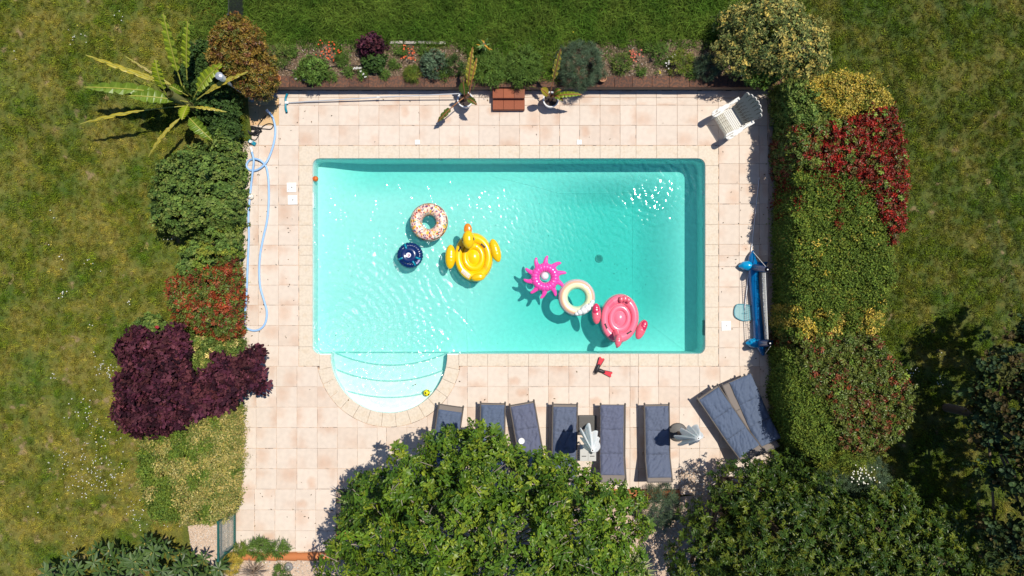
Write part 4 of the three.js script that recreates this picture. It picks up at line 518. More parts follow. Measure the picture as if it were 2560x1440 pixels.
  const bloom = (name, label, spots, c, r, s) => { const o = thing(name, label, 'flowers', A(spots[0][0], spots[0][1], 0.4), 0, 'flowers in the flower bed'), fm2 = mat(c, 0.6), gm = mat(lin(0.08, 0.13, 0.03), 0.8); for (const [x, y, n, sp] of spots) for (let k = 0; k < n; k++) { const p = A(x + (R() + R() - 1) * sp, y + (R() + R() - 1) * sp, 0.36 + rr(0.08, 0.2)).sub(o.position), f = part('blossom', s, fm2, o); f.position.copy(p); f.rotation.set(rr(-0.5, 0.5), R() * 6, rr(-0.5, 0.5)); f.scale.setScalar(r * rr(0.7, 1.25)); part('stalk', bar(V(p.x, -0.05, p.z), p, 0.003, 0.002, 4), gm, o); } };
  const petals = merged([0, 1, 2, 3, 4].map((k) => ball(0.5, 0.16, 0.36, 0.45, 0, 0, 6, 4).rotateY(k * 1.2566))), star = merged([...[0, 1, 2, 3, 4, 5, 6, 7].map((k) => ball(0.42, 0.06, 0.16, 0.6, 0, 0, 5, 4).rotateY(k * 0.785)), ball(0.28, 0.16, 0.28, 0, 0.05, 0, 7, 5)]);
  bloom('orange_flowers', 'cluster of bright orange flowers near the left end of the bed', [[815, 122, 22, 26], [845, 128, 8, 9], [825, 142, 10, 14]], lin(0.7, 0.1, 0.02), 0.022, petals); bloom('orange_flowers', 'cluster of orange flowers in the middle of the bed', [[1020, 130, 26, 24], [1030, 142, 8, 16]], lin(0.7, 0.12, 0.03), 0.022, petals); bloom('orange_flowers', 'coral flowers near the right end of the bed', [[1590, 138, 18, 20], [1580, 128, 6, 12]], lin(0.6, 0.13, 0.07), 0.022, petals);
  bloom('white_flowers', 'white daisies below the dark purple shrub', [[890, 172, 6, 8], [908, 188, 6, 14], [900, 168, 4, 14]], lin(0.8, 0.78, 0.72), 0.026, star); bloom('white_flowers', 'white daisies near the right end of the bed', [[1672, 158, 9, 16], [1690, 145, 5, 18]], lin(0.8, 0.78, 0.72), 0.026, star);
  bloom('yellow_flowers', 'pair of small yellow flowers at the right wall edge', [[1650, 182, 3, 5], [1432, 80, 1, 2]], lin(0.75, 0.6, 0.03), 0.02, star);
  yucca('small agave-like plant with orange dead leaves in the bed', A(1212, 125, 0.4).setY(0.34), 18, 0.24, 0.035, 0, 6.28, [[0.09, 0.17, 0.03], [0.12, 0.2, 0.04], [0.5, 0.26, 0.02]], 'bromeliad');
  single('irrigation_hose', merged([tube([A(690, 160, 0.36), A(715, 172, 0.37), A(750, 180, 0.36), A(800, 172, 0.37), A(860, 162, 0.37), A(900, 165, 0.36)], 0.008, 40, 6)]), mat(lin(0.02, 0.02, 0.02), 0.6), 'thin black irrigation hose lying on the flower bed', 'hose');
  { const L = []; for (let i = 0; i < 900; i++) { const X = rr(-6, 5.5), z = rr(-6.15, -5.2); if (n2(X * 1.3, z * 2) + 0.4 * n3(X * 4, z * 4) < 0.0 + 0.5 * smooth(-6.0, -5.6, z)) continue; L.push([place(V(X, 0.35, z), V(rr(-0.4, 0.4), 1, rr(-0.4, 0.4)).normalize(), R() * 6, rr(0.6, 1.3)), R() < 0.5 ? pal.weed() : pal.rose()]); } const o = copies('ground_cover', clumps.fern, leafMat, L, scene); tag(o, 'low weeds and seedlings growing through the flower bed', 'weeds', null, 'stuff'); }
  // gravel and stones at the lower edge
  const gt = dataTexture(256, 256, () => { const k = 0.7 + 0.55 * R(); return [196 * k, 172 * k, 150 * k]; }); gt.repeat.set(1, 1);
  const gravel = (label, pts, n, s0, s1) => { const P = pts.map(([x, y]) => A(x, y)), o = thing('gravel', label, 'gravel'); o.userData.kind = 'structure'; part('gravel_bed', flatShape(shapeOf(P.map((p) => [p.x, p.z])), 0.012), mat(0xffffff, 0.95, { map: gt }), o); const L = [], x0 = Math.min(...P.map((p) => p.x)), x1 = Math.max(...P.map((p) => p.x)), z0 = Math.min(...P.map((p) => p.z)), z1 = Math.max(...P.map((p) => p.z)); for (let i = 0; i < n; i++) { const X = rr(x0, x1), z = rr(z0, z1); if (!inPoly(X, z, P)) continue; const m = place(V(X, 0.018, z), V(rr(-0.6, 0.6), 1, rr(-0.6, 0.6)).normalize(), R() * 6, rr(s0, s1)); L.push([m, vary(pick([[0.5, 0.43, 0.36], [0.62, 0.56, 0.5], [0.36, 0.29, 0.24], [0.55, 0.45, 0.36]]))]); } copies('pebbles', new THREE.IcosahedronGeometry(1, 0).scale(1, 0.6, 0.8), mat(0xffffff, 0.85), L, o); };
  gravel('pale gravel patch behind the green gate', [[470, 1315], [560, 1300], [583, 1300], [583, 1400], [540, 1420], [480, 1380]], 1600, 0.008, 0.018);
  gravel('gravel under the shrubs at the lower paving edge', [[560, 1396], [830, 1396], [850, 1340], [1750, 1236], [1800, 1236], [1800, 1500], [560, 1500]], 9000, 0.012, 0.03);
  gravel('white pebbles beside the laurel at the paving corner', [[1698, 1176], [1780, 1176], [1780, 1236], [1698, 1236]], 420, 0.014, 0.032);
}
// ---------------------------------------------------------------- terracotta edging, gate, lamp, fence
{
  const tm = [mat(lin(0.5, 0.17, 0.055), 0.75), mat(lin(0.56, 0.2, 0.07), 0.75), mat(lin(0.44, 0.15, 0.05), 0.75)];
  const half = (l) => { const g = new THREE.CylinderGeometry(0.105, 0.085, l, 14, 1, true, 0, PI).rotateZ(PI / 2).rotateX(0); return g; };
  const edging = (label, list) => { const o = thing('tile_edging', label, 'edging', V(0, 0, 0), 0, 'terracotta edging along the lower paving'); for (const [x0, z0, x1, z1] of list) { const a = A(x0, z0), b = A(x1, z1), l = Math.hypot(b.x - a.x, b.z - a.z), g = new THREE.CylinderGeometry(0.11, 0.09, l + 0.03, 16, 1, true, -PI / 2, PI), q = part('edging_tile', g, pick(tm), o); q.position.set((a.x + b.x) / 2, 0.0, (a.z + b.z) / 2); q.quaternion.setFromUnitVectors(V(0, 1, 0), V(b.x - a.x, 0, b.z - a.z).normalize()); const up = V(0, 0, 1).applyQuaternion(q.quaternion); q.quaternion.premultiply(new THREE.Quaternion().setFromUnitVectors(up, V(0, 1, 0))); } };
  edging('terracotta roof-tile edging below the lower left paving', [[603, 1391, 650, 1391], [650, 1391, 695, 1391], [695, 1391, 742, 1391], [742, 1391, 790, 1391], [790, 1391, 838, 1391]]);
  edging('terracotta roof-tile edging stepping up under the big tree', [[850, 1395, 850, 1345], [843, 1336, 893, 1336], [893, 1336, 935, 1336]]);
  edging('terracotta roof-tile edging behind the lavender', [[1500, 1233, 1545, 1233], [1545, 1233, 1595, 1234], [1595, 1234, 1645, 1235], [1645, 1235, 1697, 1236]]);
  edging('terracotta edging in the shade between the tree and the steps', [[895, 1330, 895, 1285], [895, 1285, 895, 1240]]);
}
{
  const gm = phys(lin(0.01, 0.09, 0.075), 0.4), a = A(583, 1290), g = thing('garden_gate', 'dark green metal gate with wire mesh at the lower left corner', 'gate', V(-6.9, 0, 5.5));
  const x = 0, H = 1.05, z0 = 0, z1 = 0.9; for (const z of [z0, z1]) part('post', box(0.05, H, 0.05, x, H / 2, z), gm, g);
  part('top_rail', box(0.045, 0.045, z1 - z0 - 0.05, x, H - 0.03, (z0 + z1) / 2), gm, g); part('bottom_rail', box(0.045, 0.045, z1 - z0 - 0.05, x, 0.08, (z0 + z1) / 2), gm, g);
  const w = []; for (let k = 1; k < 18; k++) w.push(box(0.004, H - 0.14, 0.004, x, H / 2 + 0.02, z0 + k * 0.05)); for (let k = 1; k < 20; k++) w.push(box(0.004, 0.004, z1 - z0 - 0.05, x + 0.004, 0.1 + k * 0.048, (z0 + z1) / 2)); part('wire_mesh', merged(w), mat(lin(0.35, 0.4, 0.36), 0.5), g); part('latch', box(0.06, 0.05, 0.03, 0.03, 0.7, z1 - 0.06), gm, g);
}
{ // lamp on a post
  const b = A(628, 246), t = A(548, 190, 1.75), r = thing('lamp_post', 'white lamp post with round glass head by the bronze photinia', 'lamp post', b), d = t.clone().sub(b);
  part('post', bar(V(0, 0, 0), d.clone().multiplyScalar(0.9), 0.045, 0.04, 14), phys(lin(0.6, 0.6, 0.6), 0.35, { metalness: 0.3 }), r);
  const head = part('lamp_head', new THREE.CylinderGeometry(0.085, 0.075, 0.2, 20), phys(lin(0.75, 0.76, 0.78), 0.3), r); head.position.copy(d).multiplyScalar(0.95); const cap = part('cap', new THREE.LatheGeometry([[0, 0.14], [0.04, 0.135], [0.085, 0.11], [0.088, 0.1]].map((p) => new THREE.Vector2(...p)), 20), phys(lin(0.5, 0.52, 0.55), 0.3, { metalness: 0.5 }), head); part('base_plate', new THREE.CylinderGeometry(0.09, 0.1, 0.02, 16).translate(0, 0.01, 0), mat(lin(0.4, 0.4, 0.4), 0.5), r);
}
{ // chain-link fence running off the top edge
  const f = thing('chain_link_fence', 'short run of dark chain-link fence at the top left', 'fence', V(-6.55, 0.3, -7.4)), dm = mat(lin(0.03, 0.035, 0.03), 0.6), wires = [], zl = 1.15, H = 1.0;
  for (const z of [-1.2, -0.05, 1.1]) part('post', new THREE.CylinderGeometry(0.025, 0.025, H + 0.08, 9).translate(0, H / 2, z), dm, f);
  for (let k = -10; k < 60; k++) for (const s of [-1, 1]) { const z0 = -1.2 + k * 0.045; let a = V(0, s > 0 ? 0 : H, z0), b = V(0, s > 0 ? H : 0, z0 + H); const clip = (p, q) => { if (p.z < -1.2) p.lerp(q, (-1.2 - p.z) / (q.z - p.z)); if (q.z > 1.1) q.lerp(p, (q.z - 1.1) / (q.z - p.z)); }; if (a.z > 1.1 || b.z < -1.2) continue; clip(a, b); wires.push(bar(a, b, 0.004, 0.004, 4)); } part('wire_mesh', merged(wires), dm, f); part('top_wire', bar(V(0, H, -1.2), V(0, H, 1.1), 0.006, 0.006, 6), dm, f);
  const pf = thing('picket_fence', 'wooden picket fence just above the top edge of the view', 'fence', V(-0.55, 0.3, -7.95)), pm = mat(lin(0.25, 0.18, 0.12), 0.85); for (let k = 0; k < 5; k++) part('picket', box(0.08, 1.75, 0.03, -1.1 + k * 0.57, 0.87, 0), pm, pf); for (const y of [0.4, 1.1]) part('rail', box(2.6, 0.08, 0.03, 0, y, -0.032), pm, pf);
}
{ const b = A(1962, 165), t = A(2008, 118, 1.3); const p = thing('wooden_post', 'weathered dark wooden post in the variegated bush', 'post', b); part('post', bar(V(0, 0, 0), t.clone().sub(b), 0.05, 0.05, 8), mat(lin(0.1, 0.06, 0.04), 0.9), p); const c = part('cap', new THREE.CylinderGeometry(0.055, 0.058, 0.03, 8), mat(lin(0.3, 0.28, 0.28), 0.7), p); c.position.copy(t.clone().sub(b)); }
// ---------------------------------------------------------------- brick steps, pots
{
  const g = thing('brick_steps', 'pair of red brick steps against the low wall', 'steps', A(1272, 262)), bm = [[0.36, 0.105, 0.05], [0.33, 0.1, 0.05], [0.4, 0.12, 0.055], [0.31, 0.11, 0.06]].map((c) => { const t = dataTexture(64, 64, () => { const k = 205 + 50 * R(); return [k, k, k]; }); return mat(lin(...c), 0.85, { map: t }); });
  part('core', merged([box(0.78, 0.115, 0.26, 0, 0.0575, 0.03), box(0.78, 0.235, 0.24, 0, 0.1175, -0.215)]), mat(lin(0.3, 0.13, 0.08), 0.9), g);
  for (const [y, z] of [[0.13, 0.03], [0.25, -0.215]]) for (let k = 0; k < 3; k++) part('brick', rbox(0.26, 0.035, z > 0 ? 0.25 : 0.235, 0.006, (k - 1) * 0.266, y, z), pick(bm), g);
}
function pot(label, p, list, mulchLabel) {
  const r = thing('banana_pot', label, 'potted plant', p, 0, 'banana plants in white pots'), w = phys(lin(0.74, 0.74, 0.74), 0.45), prof = [[0, 0.01], [0.13, 0.01], [0.14, 0], [0.155, 0.12], [0.17, 0.24], [0.185, 0.27], [0.195, 0.33], [0.195, 0.345], [0.165, 0.345], [0.16, 0.29]].map((q) => new THREE.Vector2(...q));
  const body = part('pot', new THREE.LatheGeometry(prof, 36), w, r); for (let k = 0; k < 30; k++) { const a = k / 30 * 2 * PI; part('rib', box(0.012, 0.06, 0.012, Math.cos(a) * 0.186, 0.295, Math.sin(a) * 0.186), w, body); }
  part('soil', new THREE.CylinderGeometry(0.162, 0.162, 0.02, 24).translate(0, 0.27, 0), mat(lin(0.05, 0.035, 0.03), 0.95), r); part('stem', tube([V(0, 0.26, 0), V(0.01, 0.4, -0.02), V(0, 0.55, -0.03)], 0.035, 8, 8), mat(lin(0.25, 0.12, 0.06), 0.7), r);
  banana(r, list, redRib); return r;
}
pot('white ribbed pot with a straggly banana, left of the brick steps', A(1165, 258), [[1168, 240, 0.5, 1182, 118, 1.5, 0.17, 'yellow', { tear: 0.35, tilt: -0.3 }], [1172, 240, 0.5, 1192, 145, 1.1, 0.11, 'yellow', { tear: 0.4, stalk: 0.45, arch: 0.1 }], [1162, 242, 0.5, 1158, 205, 0.95, 0.24, 'mid', { tear: 0, stalk: 0.15, arch: 0.12 }], [1160, 244, 0.5, 1094, 305, 0.35, 0.16, 'dark', { tear: 0.3, stalk: 0.5, arch: 0.2 }], [1165, 246, 0.5, 1192, 262, 0.75, 0.17, 'dark', { tear: 0.25, stalk: 0.2 }]]);
pot('white ribbed pot with an upright banana, right of the brick steps', A(1375, 258), [[1375, 235, 0.5, 1402, 122, 1.7, 0.17, 'yellow', { tear: 0.4, stalk: 0.35, arch: 0.05, tilt: -0.3 }], [1372, 240, 0.55, 1352, 222, 0.85, 0.2, 'yellow', { tear: 0, stalk: 0.1, arch: 0.12 }], [1380, 242, 0.5, 1455, 237, 0.8, 0.15, 'green', { tear: 0.2, stalk: 0.1, arch: 0.22 }], [1384, 240, 0.5, 1408, 252, 0.6, 0.14, 'mid', { tear: 0.3, stalk: 0.1, arch: 0.2 }], [1382, 238, 0.5, 1402, 225, 0.7, 0.14, 'mid', { tear: 0.2, stalk: 0.1 }]]);
{ const prof = [[0, 0.01], [0.055, 0.01], [0.06, 0], [0.075, 0.09], [0.09, 0.1], [0.095, 0.14], [0.08, 0.14], [0.072, 0.08], [0.07, 0.08], [0, 0.075]].map((q) => new THREE.Vector2(...q));
  for (const [x, y, l, c] of [[697, 200, 'terracotta bowl on the wall beside the bronze photinia', [0.42, 0.14, 0.06]], [1505, 199, 'terracotta bowl with a pale rim on the wall right of the tussock', [0.48, 0.2, 0.09]]]) { const r = thing('terracotta_pot', l, 'flower pot', A(x, y, 0.352).setY(0.352), 0, 'terracotta bowls on the wall'); part('bowl', new THREE.LatheGeometry(prof, 28), mat(lin(...c), 0.8), r); part('rim', new THREE.TorusGeometry(0.088, 0.009, 8, 28).rotateX(PI / 2).translate(0, 0.14, 0), mat(lin(c[0] * 1.2, c[1] * 1.5, c[2] * 1.7), 0.8), r); part('water', new THREE.CircleGeometry(0.07, 20).rotateX(-PI / 2).translate(0, 0.1, 0), mat(lin(0.3, 0.1, 0.03), 0.2), r); }
  for (const [x, y, s, l] of [[740, 198, 0.035, 'small pale stone on the wall left of the grey stone'], [763, 199, 0.055, 'larger grey stone on the wall by the spilling plant']]) single('stone', new THREE.IcosahedronGeometry(s, 1).scale(1, 0.6, 0.85).translate(0, s * 0.4, 0), mat(lin(0.38, 0.36, 0.33), 0.9), l, 'stone', A(x, y, 0.35).setY(0.349)); }
// ---------------------------------------------------------------- pool gear on the terrace
const alu = phys(lin(0.66, 0.67, 0.7), 0.4, { metalness: 0.35 }), teal = phys(lin(0.0, 0.22, 0.32), 0.45), whitePl = phys(lin(0.78, 0.78, 0.76), 0.4), blackPl = mat(lin(0.015, 0.015, 0.017), 0.55);
{ // brush on a telescopic pole
  const r = thing('pool_brush', 'teal pool brush on a long silver pole lying along the wall', 'pool brush'), a = A(718, 257, 0.03), m = A(946, 243, 0.16), e = A(1150, 234, 0.3);
  part('pole', bar(a, m, 0.016, 0.016, 10), alu, r); part('pole', bar(m, e, 0.013, 0.013, 10), alu, r); part('clamp', bar(m.clone().lerp(a, 0.015), m.clone().lerp(e, 0.015), 0.024, 0.022, 10), whitePl, r); part('brush_head', tube([A(718, 234, 0.06), A(714, 245, 0.04), A(714, 258, 0.035), A(714, 270, 0.04), A(717, 281, 0.06)], 0.028, 16, 8), teal, r); part('joint', rbox(0.09, 0.05, 0.07, 0.015, a.x - 0.01, 0.05, a.z), whitePl, r);
}
{ // hose
  const hm = phys(lin(0.3, 0.5, 0.78), 0.45), h = thing('pool_hose', 'light blue pool vacuum hose looping down the left terrace', 'hose'), y = 0.03;
  const pts = [[668, 277, 0.12], [680, 290, 0.05], [688, 320, y], [686, 350, y], [676, 385, y], [664, 408, 0.06], [648, 422, 0.06], [632, 427, y], [620, 422, y], [616, 414, y], [622, 402, y], [636, 397, 0.06], [652, 402, 0.07], [664, 415, y], [670, 440, y], [672, 480, y], [671, 520, y], [667, 555, y], [658, 595, y], [650, 640, y], [648, 680, y], [651, 720, y], [661, 755, y], [667, 780, y], [662, 810, y], [648, 824, y], [630, 826, y], [612, 816, y], [612, 790, y], [616, 740, y], [618, 690, y], [620, 640, y], [622, 590, y], [621, 540, y], [624, 500, y], [628, 460, y], [632, 425, 0.09], [634, 400, 0.12], [628, 375, 0.1]].map(([a, b, c]) => A(a, b, c));
  part('hose_tube', tube(pts, 0.026, 420, 10), hm, h); part('cuff', bar(A(672, 282, 0.1), A(666, 274, 0.13), 0.034, 0.034, 12), whitePl, h); part('cuff', bar(A(630, 380, 0.1), A(627, 368, 0.09), 0.033, 0.033, 12), whitePl, h);
  const v = thing('vacuum_head', 'teal pool vacuum head at the end of the hose', 'vacuum head', A(632, 357, 0), -0.5); part('plate', rbox(0.2, 0.04, 0.09, 0.015, 0, 0.04, 0), teal, v); part('collar', new THREE.CylinderGeometry(0.035, 0.04, 0.06, 16).translate(-0.02, 0.09, 0), whitePl, v);
  const d = thing('chlorine_floater', 'white round chlorine dispenser lying on the hose', 'dispenser', A(629, 492, 0)); part('body', new THREE.LatheGeometry([[0, 0], [0.06, 0.005], [0.075, 0.03], [0.075, 0.07], [0.06, 0.09], [0.04, 0.095], [0, 0.1]].map((p) => new THREE.Vector2(...p)), 24), phys(lin(0.72, 0.66, 0.54), 0.5), d); part('cap', new THREE.CylinderGeometry(0.035, 0.04, 0.04, 18).translate(0, 0.11, 0), whitePl, d);
  const c = [], q = rng(77); for (let i = 0; i < 46; i++) { const a = i * 1.9, rad = 0.05 + 0.13 * q(); c.push(V(-6.46 + rad * Math.cos(a) * 1.3 + 0.02 * Math.sin(i), 0.015 + 0.022 * Math.floor(i / 8) * q(), -3.93 + rad * Math.sin(a) * 0.8)); } c.unshift(A(665, 288, 0.02), A(655, 300, 0.02), A(645, 315, 0.02)); c.push(A(660, 322, 0.02), A(678, 322, 0.02), A(683, 312, 0.02), A(672, 309, 0.02), A(655, 318, 0.02), A(648, 335, 0.02), A(638, 350, 0.02), A(627, 345, 0.02), A(632, 332, 0.02));
  single('cable', tube(c, 0.011, 420, 7), blackPl, 'tangled black cable lying by the bronze photinia', 'cable');
  const drip = dataTexture(64, 64, () => { const k = 200 + 55 * R(); return [k, k, k]; });
}
{ const lid = (label, x, y, s, hole) => { const r = thing('skimmer_lid', label, 'lid', A(x, y).setY(0.004), 0.02, 'white square lids set in the paving'); part('plate', rbox(s, 0.014, s, 0.005, 0, 0.003, 0), whitePl, r); if (hole) { part('finger_hole', new THREE.CylinderGeometry(0.014, 0.014, 0.004, 12).translate(0.01, 0.0115, 0), blackPl, r); } else part('screw', new THREE.CylinderGeometry(0.008, 0.008, 0.003, 8).translate(0, 0.011, 0), alu, r); };
  lid('upper white square lid near the orange ball', 729, 468.5, 0.235, true); lid('lower white square lid near the orange ball', 731.5, 500, 0.235, true); lid('white square lid on the right paving by the skimming net', 1815, 814.5, 0.235, true); lid('small white square lid above the pool, left of centre', 1043.5, 355.5, 0.12, false); lid('small white square lid above the pool, right of centre', 1448, 355.5, 0.12, false); }
{ // leaf net on a pole
  const r = thing('skimming_net', 'blue skimming net on a thin silver pole beside the inflatable net', 'skimming net'), a = A(1898, 444, 0.03), b = A(1880, 610, 0.03), e = A(1861, 775, 0.04);
  part('pole', bar(a, b, 0.011, 0.011, 8), alu, r); part('pole', bar(b, e, 0.014, 0.014, 8), alu, r); const fr = [[1842, 762], [1860, 761], [1876, 765], [1883, 778], [1881, 795], [1868, 802], [1852, 800], [1838, 791], [1836, 776]].map(([x, y]) => A(x, y, 0.04)); part('rim', tube(fr, 0.011, 60, 7, true), phys(lin(0.05, 0.25, 0.33), 0.5), r);
  part('mesh', flatShape(shapeOf(fr.map((p) => [p.x, p.z])), 0.038), new THREE.MeshPhysicalMaterial({ color: lin(0.2, 0.55, 0.62), roughness: 0.6, transparent: true, opacity: 0.55, side: THREE.DoubleSide }), r); part('handle_bracket', box(0.14, 0.012, 0.012, A(1861, 783).x, 0.048, A(1861, 783).z), phys(lin(0.05, 0.25, 0.33), 0.5), r);
}
{ // inflatable volleyball net
  const bl = phys(lin(0.0, 0.13, 0.36), 0.22, { clearcoat: 0.5 }), lt = phys(lin(0.0, 0.3, 0.6), 0.22, { clearcoat: 0.5 }), r = thing('inflatable_volleyball_net', 'blue inflatable volleyball goal with white net on the right paving', 'inflatable net', A(1893, 765)), T = (x, y, h) => A(x, y, h).sub(r.position);
  const taper = (pts, radii, seg = 20) => { const c = new THREE.CatmullRomCurve3(pts), g = new THREE.TubeGeometry(c, seg, 1, 14, false), P = g.attributes.position; for (let i = 0; i <= seg; i++) { const t = i / seg, k = t * (radii.length - 1), f = Math.floor(Math.min(k, radii.length - 1.001)), s = lerp(radii[f], radii[f + 1], k - f), ctr = c.getPointAt(t); for (let j = 0; j <= 14; j++) { const n = i * 15 + j; P.setXYZ(n, ctr.x + (P.getX(n) - ctr.x) * s, ctr.y + (P.getY(n) - ctr.y) * s, ctr.z + (P.getZ(n) - ctr.z) * s); } } g.computeVertexNormals(); return g; };
  part('main_tube', taper([T(1884, 672, 0.12), T(1886, 720, 0.1), T(1893, 790, 0.1), T(1898, 858, 0.12)], [0.13, 0.12, 0.115, 0.12, 0.13], 26), bl, r);
  for (const [x, y, s] of [[1884, 668, 0], [1900, 858, 1]]) {
    const foot = part('foot', taper(s ? [T(1864, 858, 0.1), T(1884, 857, 0.12), T(1905, 858, 0.12)] : [T(1846, 666, 0.1), T(1866, 664, 0.13), T(1888, 668, 0.12)], [0.02, 0.1, 0.125, 0.12, 0.1]), lt, r); part('foot', taper(s ? [T(1898, 850, 0.1), T(1904, 872, 0.12), T(1908, 888, 0.08)] : [T(1884, 668, 0.12), T(1880, 645, 0.12), T(1882, 628, 0.08)], [0.12, 0.12, 0.08, 0.03]), bl, r); part('foot', taper(s ? [T(1898, 858, 0.1), T(1922, 858, 0.1), T(1934, 852, 0.06)] : [T(1884, 668, 0.1), T(1906, 662, 0.1), T(1918, 656, 0.06)], [0.12, 0.12, 0.07, 0.02]), bl, r);
    const top = s ? T(1924, 858, 0.85) : T(1918, 674, 0.85); part('upright', taper([T(x, y, 0.15), T(x, y, 0.15).lerp(top, 0.5), top], [0.09, 0.085, 0.08, 0.06]), phys(lin(0.03, 0.07, 0.2), 0.3), r); part('valve', ball(0.02, 0.012, 0.02, top.x, top.y + 0.03, top.z, 10, 6), whitePl, r);
  }
  const n = [], a0 = T(1913, 682, 0.8), b0 = T(1920, 848, 0.8), a1 = T(1905, 682, 0.35), b1 = T(1913, 848, 0.35); for (let k = 0; k <= 30; k++) { const t = k / 30; n.push(bar(a0.clone().lerp(b0, t), a1.clone().lerp(b1, t), 0.004, 0.004, 4)); } for (let k = 0; k <= 5; k++) { const t = k / 5, w = k === 0 || k === 5 ? 0.009 : 0.004; n.push(bar(a0.clone().lerp(a1, t), b0.clone().lerp(b1, t), w, w, 5)); } part('net', merged(n), mat(lin(0.7, 0.7, 0.68), 0.7), r);
  part('guy_rope', bar(T(1883, 630, 0.14), T(1914, 666, 0.75), 0.008, 0.008, 6), whitePl, r); part('guy_rope', bar(T(1912, 886, 0.1), T(1926, 866, 0.75), 0.007, 0.007, 6), whitePl, r);
}
{ // swim fins
  const red = phys(lin(0.62, 0.01, 0.03), 0.35), blk = mat(lin(0.02, 0.018, 0.02), 0.5);
  const fin = (label, x, y, turn, lift) => { const r = thing('swim_fin', label, 'swim fin', A(x, y).setY(0.008 + lift), turn, 'red swim fins by the pool'); const bl = new THREE.Shape(); bl.moveTo(-0.035, 0.06); bl.lineTo(-0.07, 0.27); bl.quadraticCurveTo(-0.055, 0.3, -0.03, 0.285); bl.quadraticCurveTo(0, 0.26, 0.03, 0.285); bl.quadraticCurveTo(0.055, 0.3, 0.07, 0.27); bl.lineTo(0.035, 0.06); part('blade', slab(bl, 0.005, 0.017), red, r); for (const s of [-1, 1]) part('rail', bar(V(s * 0.038, 0.018, 0.05), V(s * 0.071, 0.016, 0.27), 0.009, 0.006, 6), blk, r); part('foot_pocket', new THREE.SphereGeometry(1, 18, 12, 0, 2 * PI, 0, PI / 2).scale(0.05, 0.055, 0.13).translate(0, 0.004, -0.01), blk, r); part('heel_strap', tube([V(-0.04, 0.03, -0.08), V(-0.02, 0.03, -0.15), V(0.02, 0.03, -0.15), V(0.04, 0.03, -0.08)], 0.009, 12, 6), blk, r); };
  fin('upper red and black swim fin below the pool edge', 1493, 920, PI - 0.42, 0.03); fin('lower red and black swim fin below the pool edge', 1502, 927, 1.22, 0);
}
// ---------------------------------------------------------------- Adirondack chair
{
  const wt = dataTexture(256, 256, (i, j) => { const s = smooth(0.35, 0.75, n2(i / 14, j / 70) + 0.5 * n3(i / 5, j / 28)), k = 0.93 + 0.1 * R(); return [lerp(226, 150, s) * k, lerp(225, 142, s) * k, lerp(220, 128, s) * k]; }), wm = mat(0xffffff, 0.7, { map: wt }), wst = dataTexture(128, 128, (i, j) => { const s = smooth(-0.1, 0.5, n2(i / 10, j / 60)), k = 0.9 + 0.15 * R(); return [lerp(215, 128, s) * k, lerp(212, 120, s) * k, lerp(200, 100, s) * k]; }), worn = mat(0xffffff, 0.8, { map: wst });
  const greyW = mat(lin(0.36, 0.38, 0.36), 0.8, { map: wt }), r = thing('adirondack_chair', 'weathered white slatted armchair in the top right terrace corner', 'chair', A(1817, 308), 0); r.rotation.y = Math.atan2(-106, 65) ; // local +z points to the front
  for (let k = 0; k < 11; k++) { const t = k / 10, z = lerp(0.3, -0.2, t), y = 0.36 - 0.1 * t - (k === 0 ? 0.03 : 0) - (k === 1 ? 0.006 : 0); const o = part('seat_slat', rbox(0.5, 0.018, 0.043, 0.004), k < 5 ? worn : wm, r); o.position.set(0, y, z); o.rotation.x = k === 0 ? 0.9 : -0.2; }
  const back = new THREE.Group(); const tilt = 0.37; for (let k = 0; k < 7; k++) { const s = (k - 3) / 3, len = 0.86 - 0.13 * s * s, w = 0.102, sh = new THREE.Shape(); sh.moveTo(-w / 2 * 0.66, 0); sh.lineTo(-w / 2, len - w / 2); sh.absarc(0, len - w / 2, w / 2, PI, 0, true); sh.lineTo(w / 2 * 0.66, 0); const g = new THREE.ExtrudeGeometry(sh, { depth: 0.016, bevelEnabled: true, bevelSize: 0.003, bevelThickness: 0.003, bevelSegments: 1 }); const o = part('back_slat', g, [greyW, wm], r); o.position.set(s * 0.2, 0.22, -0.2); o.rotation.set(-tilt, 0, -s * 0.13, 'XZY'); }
  for (const s of [-1, 1]) {
    const sh = new THREE.Shape(); sh.moveTo(-0.05, -0.42); sh.lineTo(-0.05, -0.1); sh.quadraticCurveTo(-0.085, 0.1, -0.075, 0.28); sh.absarc(0, 0.28, 0.075, PI, 0, true); sh.quadraticCurveTo(0.07, 0.1, 0.03, -0.1); sh.lineTo(0.03, -0.42); const g = new THREE.ExtrudeGeometry(sh, { depth: 0.02, bevelEnabled: true, bevelSize: 0.004, bevelThickness: 0.004, bevelSegments: 1 }).rotateX(PI / 2); const arm = part('armrest', g, wm, r); arm.position.set(s * 0.32, 0.55, 0.06); if (s > 0) arm.scale.x = -1;
    part('front_leg', rbox(0.025, 0.53, 0.09, 0.004, s * 0.285, 0.265, 0.26), wm, r); const leg = part('side_rail', rbox(0.025, 0.11, 0.85, 0.004), wm, r); leg.position.set(s * 0.262, 0.19, -0.08); leg.rotation.x = -0.3; part('arm_bracket', rbox(0.025, 0.12, 0.05, 0.004, s * 0.31, 0.47, 0.26), wm, r);
  }
  const cross = part('back_rail', rbox(0.62, 0.03, 0.06, 0.005), wm, r); cross.position.set(0, 0.53, -0.42); const c2 = part('back_rail', rbox(0.44, 0.05, 0.03, 0.005), wm, r); c2.position.set(0, 0.26, -0.25);
}
